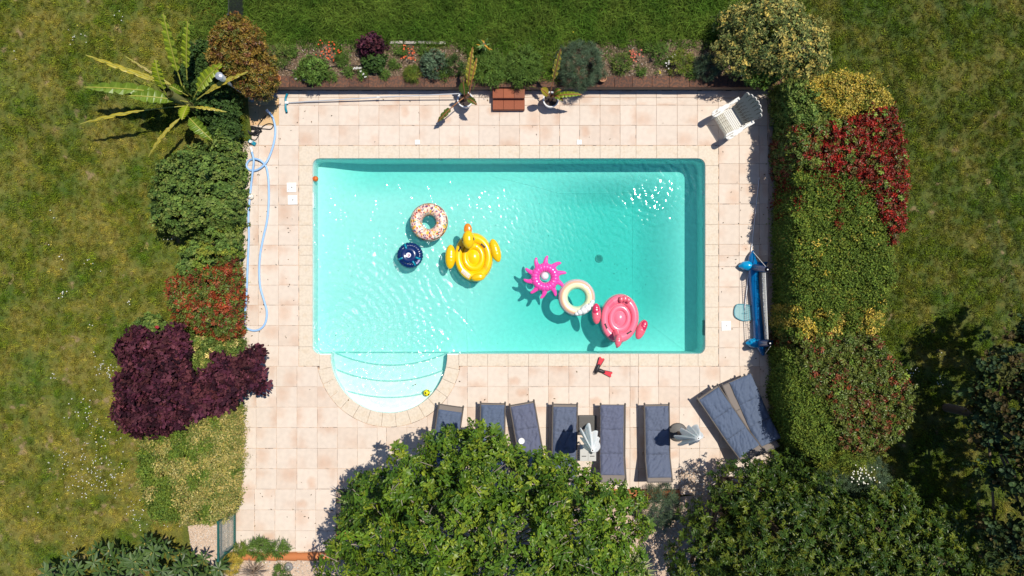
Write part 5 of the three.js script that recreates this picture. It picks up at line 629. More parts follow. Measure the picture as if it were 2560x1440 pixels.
// ---------------------------------------------------------------- loungers, parasols, side table
{
  const frame = phys(lin(0.1, 0.085, 0.075), 0.45), sling = mat(lin(0.2, 0.17, 0.15), 0.85), ct = dataTexture(256, 256, (i, j) => { const k = 0.93 + 0.14 * R(); return [87 * k, 96 * k, 117 * k]; }); ct.repeat.set(3, 3); const fabrics = [lin(1, 1, 1), lin(1.08, 0.99, 1.02), lin(0.88, 0.98, 1.03)].map((c) => mat(c, 0.8, { map: ct }));
  // profile of the lying surface along its length: flat, head end raised
  const bend = (s, headAt, up) => { const f = s <= headAt ? 0 : s - headAt; return [s <= headAt ? s : headAt + f * Math.cos(up), 0.34 + f * Math.sin(up)]; };
  function lounger(label, x0, y0, x1, y1, o = {}) {       // middle of the foot end and of the head end in the photograph
    const a = A(x0, y0, 0.4), b = A(x1, y1, 0.5), turn = Math.atan2(b.x - a.x, b.z - a.z), r = thing('sun_lounger', label, 'sun lounger', V(a.x, 0, a.z), turn, 'sun loungers with slate blue cushions'), L = 1.88, W = 0.6, headAt = 1.28, up = o.up ?? 0.42, q = rng(o.seed ?? 3);
    const at = (s, x, y = 0) => { const [z, h] = bend(s, headAt, up); return V(x, h + y, z); };
    for (const s of [-1, 1]) { part('side_rail', merged([bar(at(-0.02, s * W / 2), at(headAt, s * W / 2), 0.02, 0.02, 8), bar(at(headAt, s * W / 2), at(L, s * W / 2), 0.02, 0.02, 8)]), frame, r); for (const z of [0.15, 1.2]) part('leg', bar(V(s * W / 2, 0.33, z), V(s * (W / 2 - 0.01), 0, z + (z < 0.5 ? -0.04 : 0.06)), 0.017, 0.017, 8), frame, r); part('end_cap', ball(0.025, 0.03, 0.03, s * W / 2, 0.345, -0.03, 10, 8), frame, r); }
    for (const s of [0, 0.7, headAt, L]) part('cross_bar', bar(at(s, -W / 2, -0.01), at(s, W / 2, -0.01), 0.015, 0.015, 8), frame, r); part('back_prop', merged([bar(at(1.6, -0.2, -0.02), V(-0.2, 0.05, 1.45), 0.01, 0.01, 6), bar(at(1.6, 0.2, -0.02), V(0.2, 0.05, 1.45), 0.01, 0.01, 6)]), frame, r);
    const sp = [], si = []; for (let i = 0; i <= 20; i++) { const s = L * i / 20; for (const x of [-W / 2 + 0.01, 0, W / 2 - 0.01]) { const p = at(s, x, x === 0 ? -0.012 : 0); sp.push(p.x, p.y, p.z); } } for (let i = 0; i < 20; i++) { const k = i * 3; si.push(k, k + 3, k + 1, k + 1, k + 3, k + 4, k + 1, k + 4, k + 2, k + 2, k + 4, k + 5); } const sg = geoOf(sp, si); sg.computeVertexNormals(); part('sling', sg, sling, r);
    if (o.bare) return r;
    // cushion: quilted in three panels, creased cloth
    const pos = [], uv = [], idx = [], NX = 22, NZ = 88, c0 = o.from ?? 0.03, c1 = c0 + (o.len ?? 1.74), sx = o.shift ?? 0, sk = o.skew ?? 0, w = 0.57, seams = [c0 + 0.59, c0 + 1.18], s0 = q() * 50;
    for (let side = 0; side < 2; side++) for (let i = 0; i <= NZ; i++) for (let j = 0; j <= NX; j++) {
      const s = lerp(c0, c1, i / NZ), u = j / NX * 2 - 1, ed = Math.min(1 - Math.abs(u), (s - c0) / w * 2, (c1 - s) / w * 2), puff = Math.pow(clamp(ed * 4.5), 0.5), seam = Math.min(...seams.map((k) => 1 - Math.exp(-((s - k) ** 2) / 0.0007)));
      const d1 = s * 1.4 + u * 0.9, d2 = s * 1.1 - u * 1.2, cr = Math.pow(1 - Math.abs(n1(d1 * 1.5 + s0, d2 * 0.45)), 9) * 0.02 + Math.pow(1 - Math.abs(n2(d1 * 0.7 + s0, d2 * 1.9)), 9) * 0.015 + 0.006 * n4(s * 2 + s0, u * 1.4);
      const x = sx + sk * s + u * w / 2 * (1 - 0.02 * (side ? 1 : 0)) + 0.006 * n2(s * 3 + s0, u), p = at(s, x, side ? 0.012 : 0.015 + 0.05 * puff * (0.55 + 0.45 * seam) - 1.6 * cr * puff); if (o.slump && s > 1.2) p.y -= 0; pos.push(p.x, p.y, p.z); uv.push(u * 0.28, s);
    }
    const row = NX + 1, off = (NZ + 1) * row; for (let i = 0; i < NZ; i++) for (let j = 0; j < NX; j++) { const k = i * row + j; idx.push(k, k + row, k + 1, k + 1, k + row, k + row + 1, off + k, off + k + 1, off + k + row, off + k + 1, off + k + row + 1, off + k + row); }
    for (let i = 0; i < NZ; i++) for (const j of [0, NX]) { const k = i * row + j; idx.push(k, k + row, off + k, off + k, k + row, off + k + row); } for (let j = 0; j < NX; j++) for (const i of [0, NZ]) { const k = i * row + j; idx.push(k, k + 1, off + k, off + k, k + 1, off + k + 1); }
    const g = geoOf(pos, idx, uv); g.computeVertexNormals(); const cu = part('cushion', g, fabrics[o.cloth ?? 0], r); for (const k of seams) part('seam', bar(at(k, sx + sk * k - w / 2 + 0.02, 0.04), at(k, sx + sk * k + w / 2 - 0.02, 0.04), 0.004, 0.004, 5), mat(lin(0.05, 0.06, 0.09), 0.8), cu);
    return r;
  }
  lounger('leftmost sun lounger, next to the pool steps', 1127, 1016, 1100, 1200, { from: 0.12, seed: 1, cloth: 2 });
  lounger('second sun lounger from the left, half under the tree', 1232, 1010, 1228, 1200, { seed: 2, cloth: 2 });
  lounger('slightly turned sun lounger with a white plate on it', 1305, 1010, 1338, 1200, { seed: 3, cloth: 1 });
  lounger('sun lounger left of the square parasol base', 1413, 1012, 1411, 1200, { from: 0.06, seed: 4 });
  lounger('sun lounger between the square parasol base and the rightmost straight one', 1533, 1014, 1533, 1196, { seed: 5, cloth: 1, shift: -0.02, from: 0.0, len: 1.7 });
  lounger('sun lounger in the shadow of the round-based parasol', 1643, 1013, 1648, 1200, { seed: 6, shift: 0.0 });
  lounger('slanted sun lounger beside the round-based parasol', 1772, 982, 1878, 1136, { seed: 7, cloth: 2, len: 1.7 });
  lounger('slanted sun lounger nearest the right hedge, cushion slipped sideways', 1836, 953, 1920, 1136, { seed: 8, cloth: 2, shift: 0.17, skew: 0.0, from: 0.0, len: 1.72 });
  const dp = thing('plate', 'round white plate on a lounger cushion', 'plate', A(1304, 1102, 0.4).setY(0.405)); part('dish', new THREE.LatheGeometry([[0, 0.004], [0.05, 0.004], [0.07, 0.012], [0.075, 0.016], [0.075, 0.012], [0.05, 0], [0, 0]].map((p) => new THREE.Vector2(...p)), 30), phys(lin(0.82, 0.82, 0.82), 0.3), dp); part('foot_ring', new THREE.TorusGeometry(0.045, 0.004, 6, 24).rotateX(PI / 2), phys(lin(0.82, 0.82, 0.82), 0.3), dp);
  // closed parasols
  const cloth = mat(lin(0.84, 0.84, 0.81), 0.85), pole = mat(lin(0.12, 0.09, 0.07), 0.5), darkBase = mat(lin(0.09, 0.085, 0.08), 0.6);
  function parasol(label, base, tip, round, seed) {
    const r = thing('parasol', label, 'parasol', base, 0, 'closed white parasols'), d = tip.clone().sub(base), ax = d.clone().normalize(), q = rng(seed), side = V(1, 0, 0).cross(ax).normalize(), fw = ax.clone().cross(side);
    if (round) { part('base', new THREE.LatheGeometry([[0, 0], [0.23, 0], [0.235, 0.03], [0.21, 0.06], [0.06, 0.09], [0, 0.09]].map((p) => new THREE.Vector2(...p)), 40), darkBase, r); part('pole_socket', new THREE.CylinderGeometry(0.035, 0.045, 0.25, 16).translate(0, 0.2, 0), pole, r); } else { part('base', rbox(0.46, 0.07, 0.5, 0.03, 0, 0.035, 0), darkBase, r); for (let k = 0; k < 13; k++) part('base_rib', rbox(0.4, 0.012, 0.016, 0.004, 0, 0.074, -0.21 + k * 0.035), darkBase, r); part('pole_socket', new THREE.CylinderGeometry(0.04, 0.05, 0.25, 16).translate(0, 0.2, 0), pole, r); }
    part('pole', bar(V(0, 0.05, 0), d.clone().multiplyScalar(0.99), 0.024, 0.02, 12), pole, r);
    const N = 160, M = 30, pos = [], idx = [], folds = 8; for (let i = 0; i <= M; i++) { const t = i / M, R0 = lerp(0.03, 0.27, Math.pow(t, 0.7)), c = d.clone().multiplyScalar(1 - 0.44 * t); for (let j = 0; j <= N; j++) { const a = j / N * 2 * PI, f = Math.pow(0.5 + 0.5 * Math.cos(a * folds + 0.5 * Math.sin(3 * a + seed)), 0.8), big = 1 + 0.25 * Math.sin(a * 2 + seed) , rad = R0 * big * lerp(1, lerp(0.6, 1.08, f), Math.min(1, t * 3)), tw = a + 0.5 * t * (1 - f) * 0.5, hem = t > 0.9 ? (1 - f) * 0.06 : 0, p = c.clone().addScaledVector(side, Math.cos(tw) * rad).addScaledVector(fw, Math.sin(tw) * rad).addScaledVector(ax, hem); pos.push(p.x, p.y, p.z); } } for (let i = 0; i < M; i++) for (let j = 0; j < N; j++) { const k = i * (N + 1) + j; idx.push(k, k + 1, k + N + 1, k + 1, k + N + 2, k + N + 1); }
    const g = geoOf(pos, idx); g.computeVertexNormals(); part('canopy', g, cloth, r); const k = part('finial', new THREE.TorusGeometry(0.025, 0.01, 8, 18), cloth, r); k.position.copy(d); k.quaternion.setFromUnitVectors(V(0, 0, 1), ax); part('tie_band', new THREE.TorusGeometry(0.1, 0.006, 6, 30).applyQuaternion(new THREE.Quaternion().setFromUnitVectors(V(0, 0, 1), ax)).translate(d.x * 0.72, d.y * 0.72, d.z * 0.72), cloth, r);
  }
  parasol('closed white parasol on a square ribbed base between two loungers', A(1468, 1062), A(1481, 1126, 2.25), false, 1);
  parasol('closed white parasol on a round base near the slanted loungers', A(1694, 1080), A(1746, 1096, 2.0), true, 4);
  const st = thing('side_table', 'small light grey plastic side table below the square-based parasol', 'side table', A(1470, 1132, 0.42).setY(0)), tm = mat(lin(0.5, 0.49, 0.45), 0.6); for (const s of [-1, 1]) part('top_panel', rbox(0.195, 0.025, 0.4, 0.006, s * 0.099, 0.42, 0), tm, st); for (const s of [-1, 1]) { part('handle_slot', box(0.11, 0.003, 0.018, s * 0.1, 0.434, 0.08), blackPl, st); for (const z of [-1, 1]) part('leg', rbox(0.035, 0.41, 0.035, 0.006, s * 0.17, 0.205, z * 0.17), tm, st); }
}
// ---------------------------------------------------------------- things afloat
const vinyl = (c, more = {}) => phys(c, 0.28, { clearcoat: 0.35, clearcoatRoughness: 0.15, ...more });
const FL = WATER;   // waterline
function pleatTorus(R0, r, folds, depth, nu = 160, nv = 22) { const g = new THREE.TorusGeometry(R0, r, nv, nu).rotateX(PI / 2), P = g.attributes.position; for (let i = 0; i < P.count; i++) { const x = P.getX(i), z = P.getZ(i), y = P.getY(i), a = Math.atan2(z, x), d = Math.hypot(x, z), k = 1 - depth * Math.pow(Math.abs(Math.cos(a * folds / 2)), 14); P.setXYZ(i, Math.cos(a) * (R0 + (d - R0) * k), y * k, Math.sin(a) * (R0 + (d - R0) * k)); } g.computeVertexNormals(); return g; }
{ // doughnut ring
  const t = canvasTexture(2048, 512, (c, w, h) => { c.fillStyle = '#8a4a22'; c.fillRect(0, 0, w, h); const q = rng(9); c.fillStyle = '#f2cdb8'; c.beginPath(); for (let x = 0; x <= w; x += 16) c.lineTo(x, h * (0.095 + 0.012 * Math.sin(x / w * 2 * PI * 9))); for (let x = w; x >= 0; x -= 16) c.lineTo(x, h * (0.5 + 0.015 * Math.sin(x / w * 2 * PI * 7))); c.fill();
    const blob = (x, y, r, f) => { c.fillStyle = f; c.beginPath(); c.ellipse(x, y, r * 1.3, r, 0, 0, 7); c.fill(); }; for (let k = 0; k < 46; k++) blob(q() * w, h * (0.08 + 0.4 * q()), 14 + 16 * q(), ['#f6c452', '#f9dccb', '#f5b94a', '#fbe6dc'][k % 4]);
    const cs = ['#c3202f', '#7c1f3c', '#e8902a', '#2b6f96', '#5a2a6e', '#1f8f8a', '#d8c422', '#a3162a', '#3b3a7a']; for (let k = 0; k < 330; k++) { c.save(); c.translate(q() * w, h * (0.08 + 0.41 * q())); c.rotate(q() * 7); c.fillStyle = cs[Math.floor(q() * cs.length)]; c.beginPath(); c.roundRect(-19, -7, 38, 14, 7); c.fill(); c.restore(); } });
  t.flipY = false; const r = thing('doughnut_float', 'doughnut-shaped swim ring with coloured sprinkles', 'swim ring', A(1072, 555, 0).setY(FL + 0.06)), g = new THREE.TorusGeometry(0.325, 0.148, 28, 110).rotateX(-PI / 2); const U = g.attributes.uv; for (let i = 0; i < U.count; i++) U.setXY(i, U.getX(i), U.getY(i)); part('ring', g, vinyl(0xffffff, { map: t }), r); part('outer_seam', new THREE.TorusGeometry(0.475, 0.006, 6, 110).rotateX(PI / 2), vinyl(lin(0.62, 0.5, 0.42)), r); part('inner_seam', new THREE.TorusGeometry(0.176, 0.006, 6, 70).rotateX(PI / 2), vinyl(lin(0.4, 0.2, 0.12)), r); part('valve', new THREE.CylinderGeometry(0.012, 0.014, 0.02, 10).translate(0.3, 0.14, 0.12), vinyl(lin(0.8, 0.75, 0.7)), r);
}
{ // small navy ring with a badge in the middle
  const r = thing('drink_float', 'small navy blue inflatable with turquoise straps and a round white badge', 'pool float', A(1024, 638, 0).setY(FL + 0.03), 0), navy = vinyl(lin(0.002, 0.02, 0.11)), tq = vinyl(lin(0.0, 0.26, 0.38));
  part('outer_ring', pleatTorus(0.235, 0.095, 26, 0.16), navy, r); const lid = part('centre_cushion', new THREE.LatheGeometry([[0, 0.115], [0.06, 0.118], [0.08, 0.13], [0.13, 0.145], [0.18, 0.135], [0.21, 0.11], [0.215, 0.07], [0.2, 0.02]].map((p) => new THREE.Vector2(...p)), 60).translate(-0.02, 0, 0), navy, r);
  const bt = canvasTexture(256, 256, (c, w) => { c.fillStyle = '#efe8f0'; c.fillRect(0, 0, w, w); c.fillStyle = '#8d8f9a'; c.beginPath(); c.ellipse(135, 78, 62, 30, -0.3, 0, 7); c.fill(); c.fillStyle = '#8e1b4e'; c.beginPath(); c.ellipse(120, 108, 34, 26, 0.5, 0, 7); c.fill(); c.beginPath(); c.ellipse(190, 112, 42, 15, 0.35, 0, 7); c.fill(); c.fillStyle = '#c65a94'; c.beginPath(); c.ellipse(104, 126, 22, 20, 0, 0, 7); c.fill(); c.fillStyle = '#5d3550'; c.beginPath(); c.ellipse(208, 150, 14, 22, 0.3, 0, 7); c.fill(); c.fillRect(140, 178, 40, 12); c.beginPath(); c.ellipse(62, 146, 9, 7, 0, 0, 7); c.fill(); });
  part('badge', new THREE.CylinderGeometry(0.062, 0.064, 0.008, 36).translate(-0.02, 0.124, 0), vinyl(0xffffff, { map: bt }), lid);
  for (const a of [0.35, 1.05, 2.75, 4.3]) { const d = V(Math.cos(a), 0, Math.sin(a)); part('strap', tube([d.clone().multiplyScalar(0.175).setY(0.12), d.clone().multiplyScalar(0.21).setY(0.125), d.clone().multiplyScalar(0.25).setY(0.098), d.clone().multiplyScalar(0.285).setY(0.075)], 0.026, 12, 8), tq, r); }
  const lg = canvasTexture(256, 96, (c, w, h) => { c.fillStyle = '#0b1c50'; c.fillRect(0, 0, w, h); c.fillStyle = '#c9c6e6'; c.beginPath(); c.roundRect(10, 20, 236, 56, 20); c.fill(); c.fillStyle = '#3a4a86'; for (let k = 0; k < 7; k++) { c.beginPath(); c.ellipse(40 + k * 30, 48, 9, 15, 0.3, 0, 7); c.fill(); } });
  const pa = []; const lab = new THREE.PlaneGeometry(0.17, 0.055, 10, 3).rotateX(-PI / 2), LP = lab.attributes.position; for (let i = 0; i < LP.count; i++) { const a = 0.62 - LP.getX(i) / 0.27, rad = 0.275 + LP.getZ(i); LP.setXYZ(i, Math.cos(a) * rad, 0.003 + Math.sqrt(Math.max(0, 0.095 ** 2 - (rad - 0.235) ** 2)), Math.sin(a) * rad); } lab.computeVertexNormals(); part('print_label', lab, vinyl(0xffffff, { map: lg }), r); part('valve', new THREE.CylinderGeometry(0.01, 0.012, 0.016, 10).translate(-0.16, 0.1, -0.16), whitePl, r);
}
// ride-on island: an oval mattress with ring-shaped chambers
function island(rx, rz, prof, tex) { // prof(rho) -> height
  const NU = 96, NV = 60, pos = [], uv = [], idx = []; for (let i = 0; i <= NV; i++) { const rho = i / NV; for (let j = 0; j <= NU; j++) { const a = j / NU * 2 * PI, sh = 1 + 0.05 * Math.cos(a * 2); pos.push(rho * rx * Math.cos(a), prof(rho), rho * rz * Math.sin(a)); uv.push(0.5 + 0.5 * rho * Math.cos(a), 0.5 + 0.5 * rho * Math.sin(a)); } }
  for (let i = 0; i < NV; i++) for (let j = 0; j < NU; j++) { const k = i * (NU + 1) + j; idx.push(k, k + 1, k + NU + 1, k + 1, k + NU + 2, k + NU + 1); } const o = pos.length / 3; for (let j = 0; j <= NU; j++) { const a = j / NU * 2 * PI; pos.push(rx * 0.9 * Math.cos(a), -0.13, rz * 0.9 * Math.sin(a)); uv.push(0.5 + 0.45 * Math.cos(a), 0.5 + 0.45 * Math.sin(a)); } const e = NV * (NU + 1); for (let j = 0; j < NU; j++) idx.push(e + j, e + j + 1, o + j, e + j + 1, o + j + 1, o + j); const g = geoOf(pos, idx, uv); g.computeVertexNormals(); return g;
}
const bump = (x, a, b, h) => { if (x < a || x > b) return 0; const t = (x - a) / (b - a) * 2 - 1; return h * Math.sqrt(Math.max(0, 1 - t * t)); };
const chambers = (r) => 0.03 + bump(r, 0.6, 1.001, 0.1) + bump(r, 0.32, 0.6, 0.075) + (r < 0.32 ? 0.01 + 0.065 * (1 - (r / 0.32) ** 2) : 0);
function handle(parent, x, y, z, turn) { const h = part('handle', merged([rbox(0.035, 0.012, 0.12, 0.005, 0, 0.012, 0), rbox(0.045, 0.01, 0.025, 0.004, 0, 0.004, 0.055), rbox(0.045, 0.01, 0.025, 0.004, 0, 0.004, -0.055)]), blackPl, parent); h.position.set(x, y, z); h.rotation.y = turn; }
const creased = (rx, ry, rz, n, amp) => { const g = new THREE.SphereGeometry(1, 40, 40), P = g.attributes.position; for (let i = 0; i < P.count; i++) { const z = P.getZ(i), k = 1 + amp * Math.sin(z * n) * (1 - z * z); P.setXYZ(i, P.getX(i) * k * rx, P.getY(i) * k * ry, z * rz); } g.computeVertexNormals(); return g; };
{ // yellow duck
  const t = canvasTexture(512, 512, (c, w) => { c.fillStyle = '#f7c600'; c.fillRect(0, 0, w, w); c.save(); c.translate(140, 425); c.rotate(-2.5); c.fillStyle = '#f4e3c8'; c.beginPath(); c.roundRect(-62, -26, 124, 52, 10); c.fill(); c.fillStyle = '#b5542a'; const q = rng(4); for (let y = -20; y < 22; y += 7) for (let x = -55; x < 52; x += 9) if (q() < 0.75) c.fillRect(x, y, 3 + 5 * q(), 3); c.restore(); c.save(); c.translate(410, 372); c.rotate(0.95); c.fillStyle = '#e6b20c'; c.fillRect(-36, -22, 72, 44); c.restore(); });
  t.flipY = false; const y = vinyl(lin(0.86, 0.52, 0.0)), r = thing('duck_float', 'yellow inflatable ride-on duck', 'pool float', A(1184, 643, 0).setY(FL + 0.05), 0.06);
  part('body', island(0.475, 0.6, chambers), vinyl(0xffffff, { map: t }), r); part('edge_seam', new THREE.TorusGeometry(1, 0.01, 6, 120).rotateX(PI / 2).scale(0.482, 0.6, 0.608).translate(0, 0.0, 0), vinyl(lin(0.85, 0.62, 0.15)), r);
  const wl = part('wing', creased(0.13, 0.11, 0.305, 22, 0.02), y, r); wl.position.set(-0.575, 0.1, -0.04); wl.rotation.y = -0.1; const wr = part('wing', creased(0.125, 0.11, 0.3, 22, 0.02), y, r); wr.position.set(0.555, 0.1, -0.13); wr.rotation.y = 0.22;
  part('neck', tube([V(-0.08, 0.05, -0.36), V(-0.085, 0.22, -0.4), V(-0.08, 0.36, -0.42)], 0.11, 14, 18), y, r); const head = part('head', creased(0.152, 0.15, 0.225, 16, 0.015), y, r); head.position.set(-0.08, 0.42, -0.42); const beak = part('beak', ball(0.1, 0.045, 0.15, 0, 0, 0, 24, 14), vinyl(lin(0.75, 0.22, 0.005)), head); beak.position.set(0, -0.02, -0.25);
  for (const s of [-1, 1]) { const e = part('eye', ball(0.02, 0.03, 0.04, 0, 0, 0, 14, 10), blackPl, head); e.position.set(s * 0.13, 0.065, 0.0); e.rotation.z = -s * 0.5; part('eye_glint', ball(0.008, 0.012, 0.016, s * 0.014, 0.012, 0.0, 8, 6), whitePl, e); part('nostril', ball(0.008, 0.006, 0.012, s * 0.05, 0.035, -0.06, 8, 6), mat(lin(0.3, 0.08, 0.01), 0.6), beak); }
  const tail = part('tail', creased(0.18, 0.09, 0.1, 10, 0.04), y, r); tail.position.set(0.09, 0.15, 0.51); tail.rotation.y = 0.1; handle(r, -0.33, 0.13, -0.22, -0.45); handle(r, 0.26, 0.13, -0.27, 0.8); part('valve', new THREE.CylinderGeometry(0.018, 0.022, 0.03, 14).translate(0.1, 0.12, -0.26), whitePl, r);
}
{ // pink flamingo
  const t = canvasTexture(512, 512, (c, w) => { c.fillStyle = '#f57890'; c.fillRect(0, 0, w, w); c.save(); c.translate(120, 110); c.rotate(-0.75); c.fillStyle = '#ee6580'; c.fillRect(-50, -30, 90, 60); c.restore(); c.fillStyle = '#8e3a63'; const q = rng(6); for (let k = 0; k < 26; k++) { const a = -1.15 + k * 0.05, rad = 218 + (k % 3) * 9; c.fillRect(256 + rad * Math.cos(a), 256 + rad * Math.sin(a), 5, 5); } }); t.flipY = false;
  const p = vinyl(lin(0.8, 0.14, 0.2)), dp = vinyl(lin(0.6, 0.03, 0.1)), r = thing('flamingo_float', 'pink inflatable ride-on flamingo', 'pool float', A(1549, 796, 0).setY(FL + 0.05), -0.1);
  part('body', island(0.475, 0.6, chambers), vinyl(0xffffff, { map: t }), r); part('edge_seam', new THREE.TorusGeometry(1, 0.01, 6, 120).rotateX(PI / 2).scale(0.482, 0.6, 0.608), vinyl(lin(0.75, 0.3, 0.35)), r);
  for (const [x, z, a] of [[-0.6, -0.06, 0.12], [0.55, 0.22, 0.32]]) { const w = part('wing', creased(0.115, 0.1, 0.26, 20, 0.02), p, r); w.position.set(x, 0.12, z); w.rotation.y = a + (x > 0 ? -0.6 : 0); const fold = part('wing_underside', creased(0.085, 0.05, 0.15, 12, 0.03), dp, w); fold.position.set(x < 0 ? -0.01 : 0.02, 0.055, -0.1); }
  part('neck', tube([V(-0.06, 0.08, 0.36), V(-0.07, 0.3, 0.42), V(-0.075, 0.52, 0.47), V(-0.07, 0.6, 0.5)], 0.085, 20, 18), p, r); const head = part('head', creased(0.088, 0.09, 0.16, 16, 0.02), p, r); head.position.set(-0.07, 0.62, 0.52); const bk = part('beak', ball(0.04, 0.06, 0.06, 0, -0.06, 0.12, 16, 12), dp, head); part('beak_tip', ball(0.03, 0.04, 0.03, 0, -0.05, 0.04, 12, 10).translate(0, -0.05, 0.12), blackPl, bk); for (const s of [-1, 1]) part('eye', ball(0.01, 0.016, 0.018, s * 0.085, 0.01, 0.02, 10, 8), blackPl, head);
  for (const [x, s] of [[-0.03, 0.085], [0.06, 0.1], [0.15, 0.085]]) part('tail_lobe', creased(s * 0.75, 0.07, 0.08, 8, 0.03).translate(x, 0.17, -0.5 + Math.abs(x - 0.06) * 0.25), p, r); handle(r, -0.33, 0.13, 0.22, 0.5); handle(r, 0.26, 0.13, 0.32, -0.9); part('valve', new THREE.CylinderGeometry(0.018, 0.022, 0.03, 14).translate(0.12, 0.08, -0.27), vinyl(lin(0.75, 0.3, 0.36)), r);
}
{ // pink sun-shaped ring
  const m = vinyl(lin(0.85, 0.07, 0.4)), r = thing('sun_float', 'hot pink swim ring with ten pointed rays', 'swim ring', A(1363, 693, 0).setY(FL + 0.04)); part('ring', pleatTorus(0.25, 0.112, 20, 0.13, 200, 22), m, r);
  for (let k = 0; k < 10; k++) { const a = k / 10 * 2 * PI + 0.33, pts = [0, 0.33, 0.66, 1].map((t) => { const d = lerp(0.29, 0.545, t), b = a + 0.2 * t * t * (k % 2 ? 0.5 : 1); return V(Math.cos(b) * d, 0.005 - 0.01 * t, Math.sin(b) * d); }), c = new THREE.CatmullRomCurve3(pts), g = new THREE.TubeGeometry(c, 16, 1, 14), P = g.attributes.position; for (let i = 0; i <= 16; i++) { const s = lerp(0.1, 0.03, Math.pow(i / 16, 0.55)) * (i === 16 ? 0.3 : i === 15 ? 0.75 : 1), q = c.getPointAt(i / 16); for (let j = 0; j <= 14; j++) { const n = i * 15 + j; P.setXYZ(n, q.x + (P.getX(n) - q.x) * s, q.y + (P.getY(n) - q.y) * s * 0.75, q.z + (P.getZ(n) - q.z) * s); } } g.computeVertexNormals(); part('ray', g, m, r); }
  part('inner_seam', new THREE.TorusGeometry(0.14, 0.006, 6, 60).rotateX(PI / 2), vinyl(lin(0.85, 0.4, 0.6)), r); part('valve', new THREE.CylinderGeometry(0.01, 0.012, 0.016, 10).translate(0.2, 0.108, 0.1), whitePl, r);
  const bt = canvasTexture(256, 128, (c, w, h) => { c.fillStyle = '#e6e3e6'; c.fillRect(0, 0, w, h); const q = rng(8), cs = ['#d9a6c0', '#b9c3d6', '#c9c6c9', '#a8a6b4']; for (let k = 0; k < 110; k++) { c.fillStyle = cs[k % 4]; c.beginPath(); c.ellipse(q() * w, q() * h, 3, 2.4, q() * 3, 0, 7); c.fill(); } }); single('patterned_ball', ball(0.1, 0.1, 0.1, 0, 0, 0, 30, 20), phys(0xffffff, 0.4, { map: bt }), 'white speckled ball inside the pink sun-shaped ring', 'ball', A(1362, 690, 0).setY(FL + 0.06));
}
{ // rainbow ring with a cloud
  const t = canvasTexture(16, 512, (c, w, h) => { const st = [[0, '#d3bcbf'], [0.1, '#dcc6c6'], [0.13, '#dfb193'], [0.2, '#e6bf9f'], [0.22, '#eee9b8'], [0.34, '#ece8b8'], [0.36, '#cfdfb8'], [0.5, '#bcd8b8'], [0.52, '#dcd6d0'], [1, '#d6c6c6']]; for (let k = 0; k < st.length; k++) { c.fillStyle = st[k][1]; c.fillRect(0, st[k][0] * h, w, h); } });
  const r = thing('rainbow_float', 'pastel rainbow swim ring with a white cloud', 'swim ring', A(1442, 744, 0).setY(FL + 0.05)); t.flipY = false; part('ring', new THREE.TorusGeometry(0.34, 0.115, 24, 110).rotateX(-PI / 2), vinyl(0xffffff, { map: t }), r); part('outer_seam', new THREE.TorusGeometry(0.457, 0.006, 6, 110).rotateX(PI / 2), vinyl(lin(0.55, 0.45, 0.45)), r); part('inner_seam', new THREE.TorusGeometry(0.226, 0.006, 6, 80).rotateX(PI / 2), vinyl(lin(0.45, 0.6, 0.45)), r);
  const cl = vinyl(lin(0.78, 0.78, 0.78)), c = part('cloud', merged([ball(0.075, 0.06, 0.07, 0.07, 0.13, 0.36), ball(0.095, 0.07, 0.085, 0.17, 0.14, 0.32), ball(0.09, 0.07, 0.08, 0.26, 0.14, 0.26), ball(0.07, 0.06, 0.065, 0.34, 0.13, 0.18), ball(0.06, 0.05, 0.06, 0.38, 0.12, 0.11), ball(0.06, 0.045, 0.05, 0.0, 0.11, 0.4), ball(0.2, 0.05, 0.09, 0, 0, 0).rotateY(0.65).translate(0.2, 0.11, 0.28)]), cl, r); part('star_print', new THREE.CircleGeometry(0.035, 5).rotateX(-PI / 2).translate(0.2, 0.116, -0.27), vinyl(lin(0.75, 0.72, 0.68)), r); part('valve', new THREE.CylinderGeometry(0.01, 0.012, 0.016, 10).translate(0.3, 0.12, -0.12), whitePl, r);
}
{ // balls
  const bt = canvasTexture(256, 128, (c, w, h) => { c.fillStyle = '#d2691e'; c.fillRect(0, 0, w, h); c.strokeStyle = '#5a2408'; c.lineWidth = 4; for (const x of [0, 64, 128, 192]) { c.beginPath(); c.moveTo(x, 0); c.lineTo(x, h); c.stroke(); } c.beginPath(); c.moveTo(0, h / 2); c.lineTo(w, h / 2); c.stroke(); });
  single('orange_ball', ball(0.07, 0.07, 0.07, 0, 0, 0, 26, 18), mat(0xffffff, 0.55, { map: bt }), 'small orange ball at the upper left pool wall', 'ball', A(787, 446, 0).setY(FL + 0.035)).rotation.x = 0.6;
  const ft = canvasTexture(512, 256, (c, w, h) => { c.fillStyle = '#e3d810'; c.fillRect(0, 0, w, h); c.fillStyle = '#17170d'; const pen = (x, y, sx) => { c.beginPath(); for (let k = 0; k < 5; k++) c.lineTo(x + 26 * sx * Math.sin(k * 1.2566), y - 24 * Math.cos(k * 1.2566)); c.fill(); }; for (let k = 0; k < 5; k++) { pen(51 + k * 102, 88, 1.15); pen(102 + k * 102, 168, 1.15); } c.fillRect(0, 0, w, 24); c.fillRect(0, h - 24, w, 24); });
  const fb = single('football', ball(0.085, 0.085, 0.085, 0, 0, 0, 30, 20), mat(0xffffff, 0.45, { map: ft }), 'yellow football with black patches floating over the steps', 'ball', A(1066, 983, 0).setY(FL + 0.045)); fb.rotation.set(0.9, 0.4, 0.3);
}
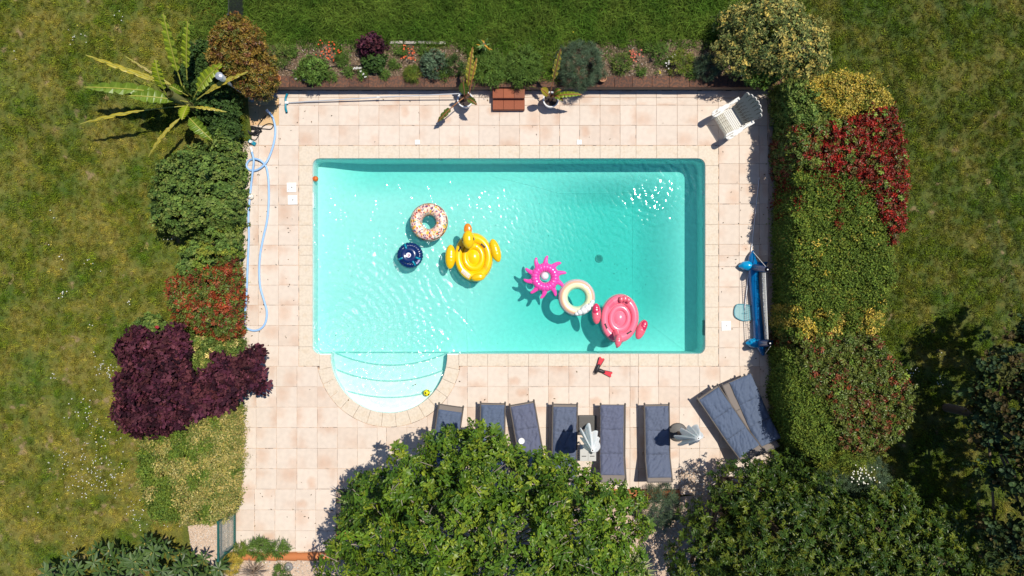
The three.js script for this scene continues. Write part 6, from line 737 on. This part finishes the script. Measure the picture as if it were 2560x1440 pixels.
{ // litter of leaves on the paving
  const L = [], spot = (x, y) => { const p = A(x, y); L.push([place(V(p.x, 0.008, p.z), V(rr(-0.3, 0.3), 1, rr(-0.3, 0.3)).normalize(), R() * 6, rr(0.6, 1.3)), vary(pick([[0.12, 0.07, 0.03], [0.2, 0.13, 0.05], [0.06, 0.05, 0.03]]))]); };
  for (let i = 0; i < 45; i++) spot(rr(620, 745), rr(300, 880)); for (let i = 0; i < 22; i++) spot(rr(620, 1900), rr(240, 360)); for (let i = 0; i < 30; i++) spot(rr(620, 1900), rr(930, 1220)); for (let i = 0; i < 40; i++) spot(rr(1800, 1915), rr(370, 950)); for (let i = 0; i < 30; i++) spot(rr(600, 840), rr(1230, 1380)); for (const [x, y] of [[714, 842], [714, 842], [1383, 996], [1320, 985]]) spot(x, y);
  const o = copies('leaf_litter', geoOf(leafPts(0.05, 0.022, 0.006, 0.006).flat(), null), mat(0xffffff, 0.85), L, scene); tag(o, 'small dry leaves scattered over the paving', 'leaves', null, 'stuff');
}
{ // overgrowth at the lower left paving edge
  mound('green_plant', 'soft green plant growing over the lower left edging', 650, 1372, 0.2, 0.26, 'fern', 'weed', 150); mound('green_plant', 'soft green tuft right of the dry grass', 700, 1372, 0.18, 0.2, 'fern', 'weed', 170); mound('green_plant', 'green plant left of the soft plant by the gate', 605, 1372, 0.15, 0.16, 'fern', 'lime', 160); mound('sedum', 'mustard yellow plant beside the gate', 578, 1412, 0.25, 0.22, 'needle', 'yellow', 220);
  yucca('dry brown ornamental grass at the lower left edge', A(645, 1420).setY(-0.05), 90, 0.42, 0.012, 0, 6.28, [[0.3, 0.22, 0.16], [0.24, 0.17, 0.12], [0.36, 0.29, 0.22]], 'dry_grass'); mound('green_plant', 'green tuft at the bottom edge beside the drain cover', 705, 1432, 0.15, 0.18, 'fern', 'weed', 170);
  const d = thing('drain_cover', 'round grey cover in the pebbles at the bottom edge', 'cover', A(722, 1416).setY(0.02)); part('disc', new THREE.CylinderGeometry(0.11, 0.12, 0.04, 28), mat(lin(0.2, 0.19, 0.19), 0.8), d); part('ring', new THREE.TorusGeometry(0.075, 0.012, 6, 28).rotateX(PI / 2).translate(0, 0.022, 0), mat(lin(0.3, 0.28, 0.28), 0.8), d); part('knob', ball(0.025, 0.02, 0.025, 0, 0.025, 0, 10, 8), whitePl, d);
  yucca('young plant with one big yellow-green leaf under the laurel', A(1775, 1255).setY(0), 5, 0.4, 0.16, 1.2, 2.6, [[0.42, 0.4, 0.03]], 'canna', 0.9);
}
renderer.render(scene, camera);
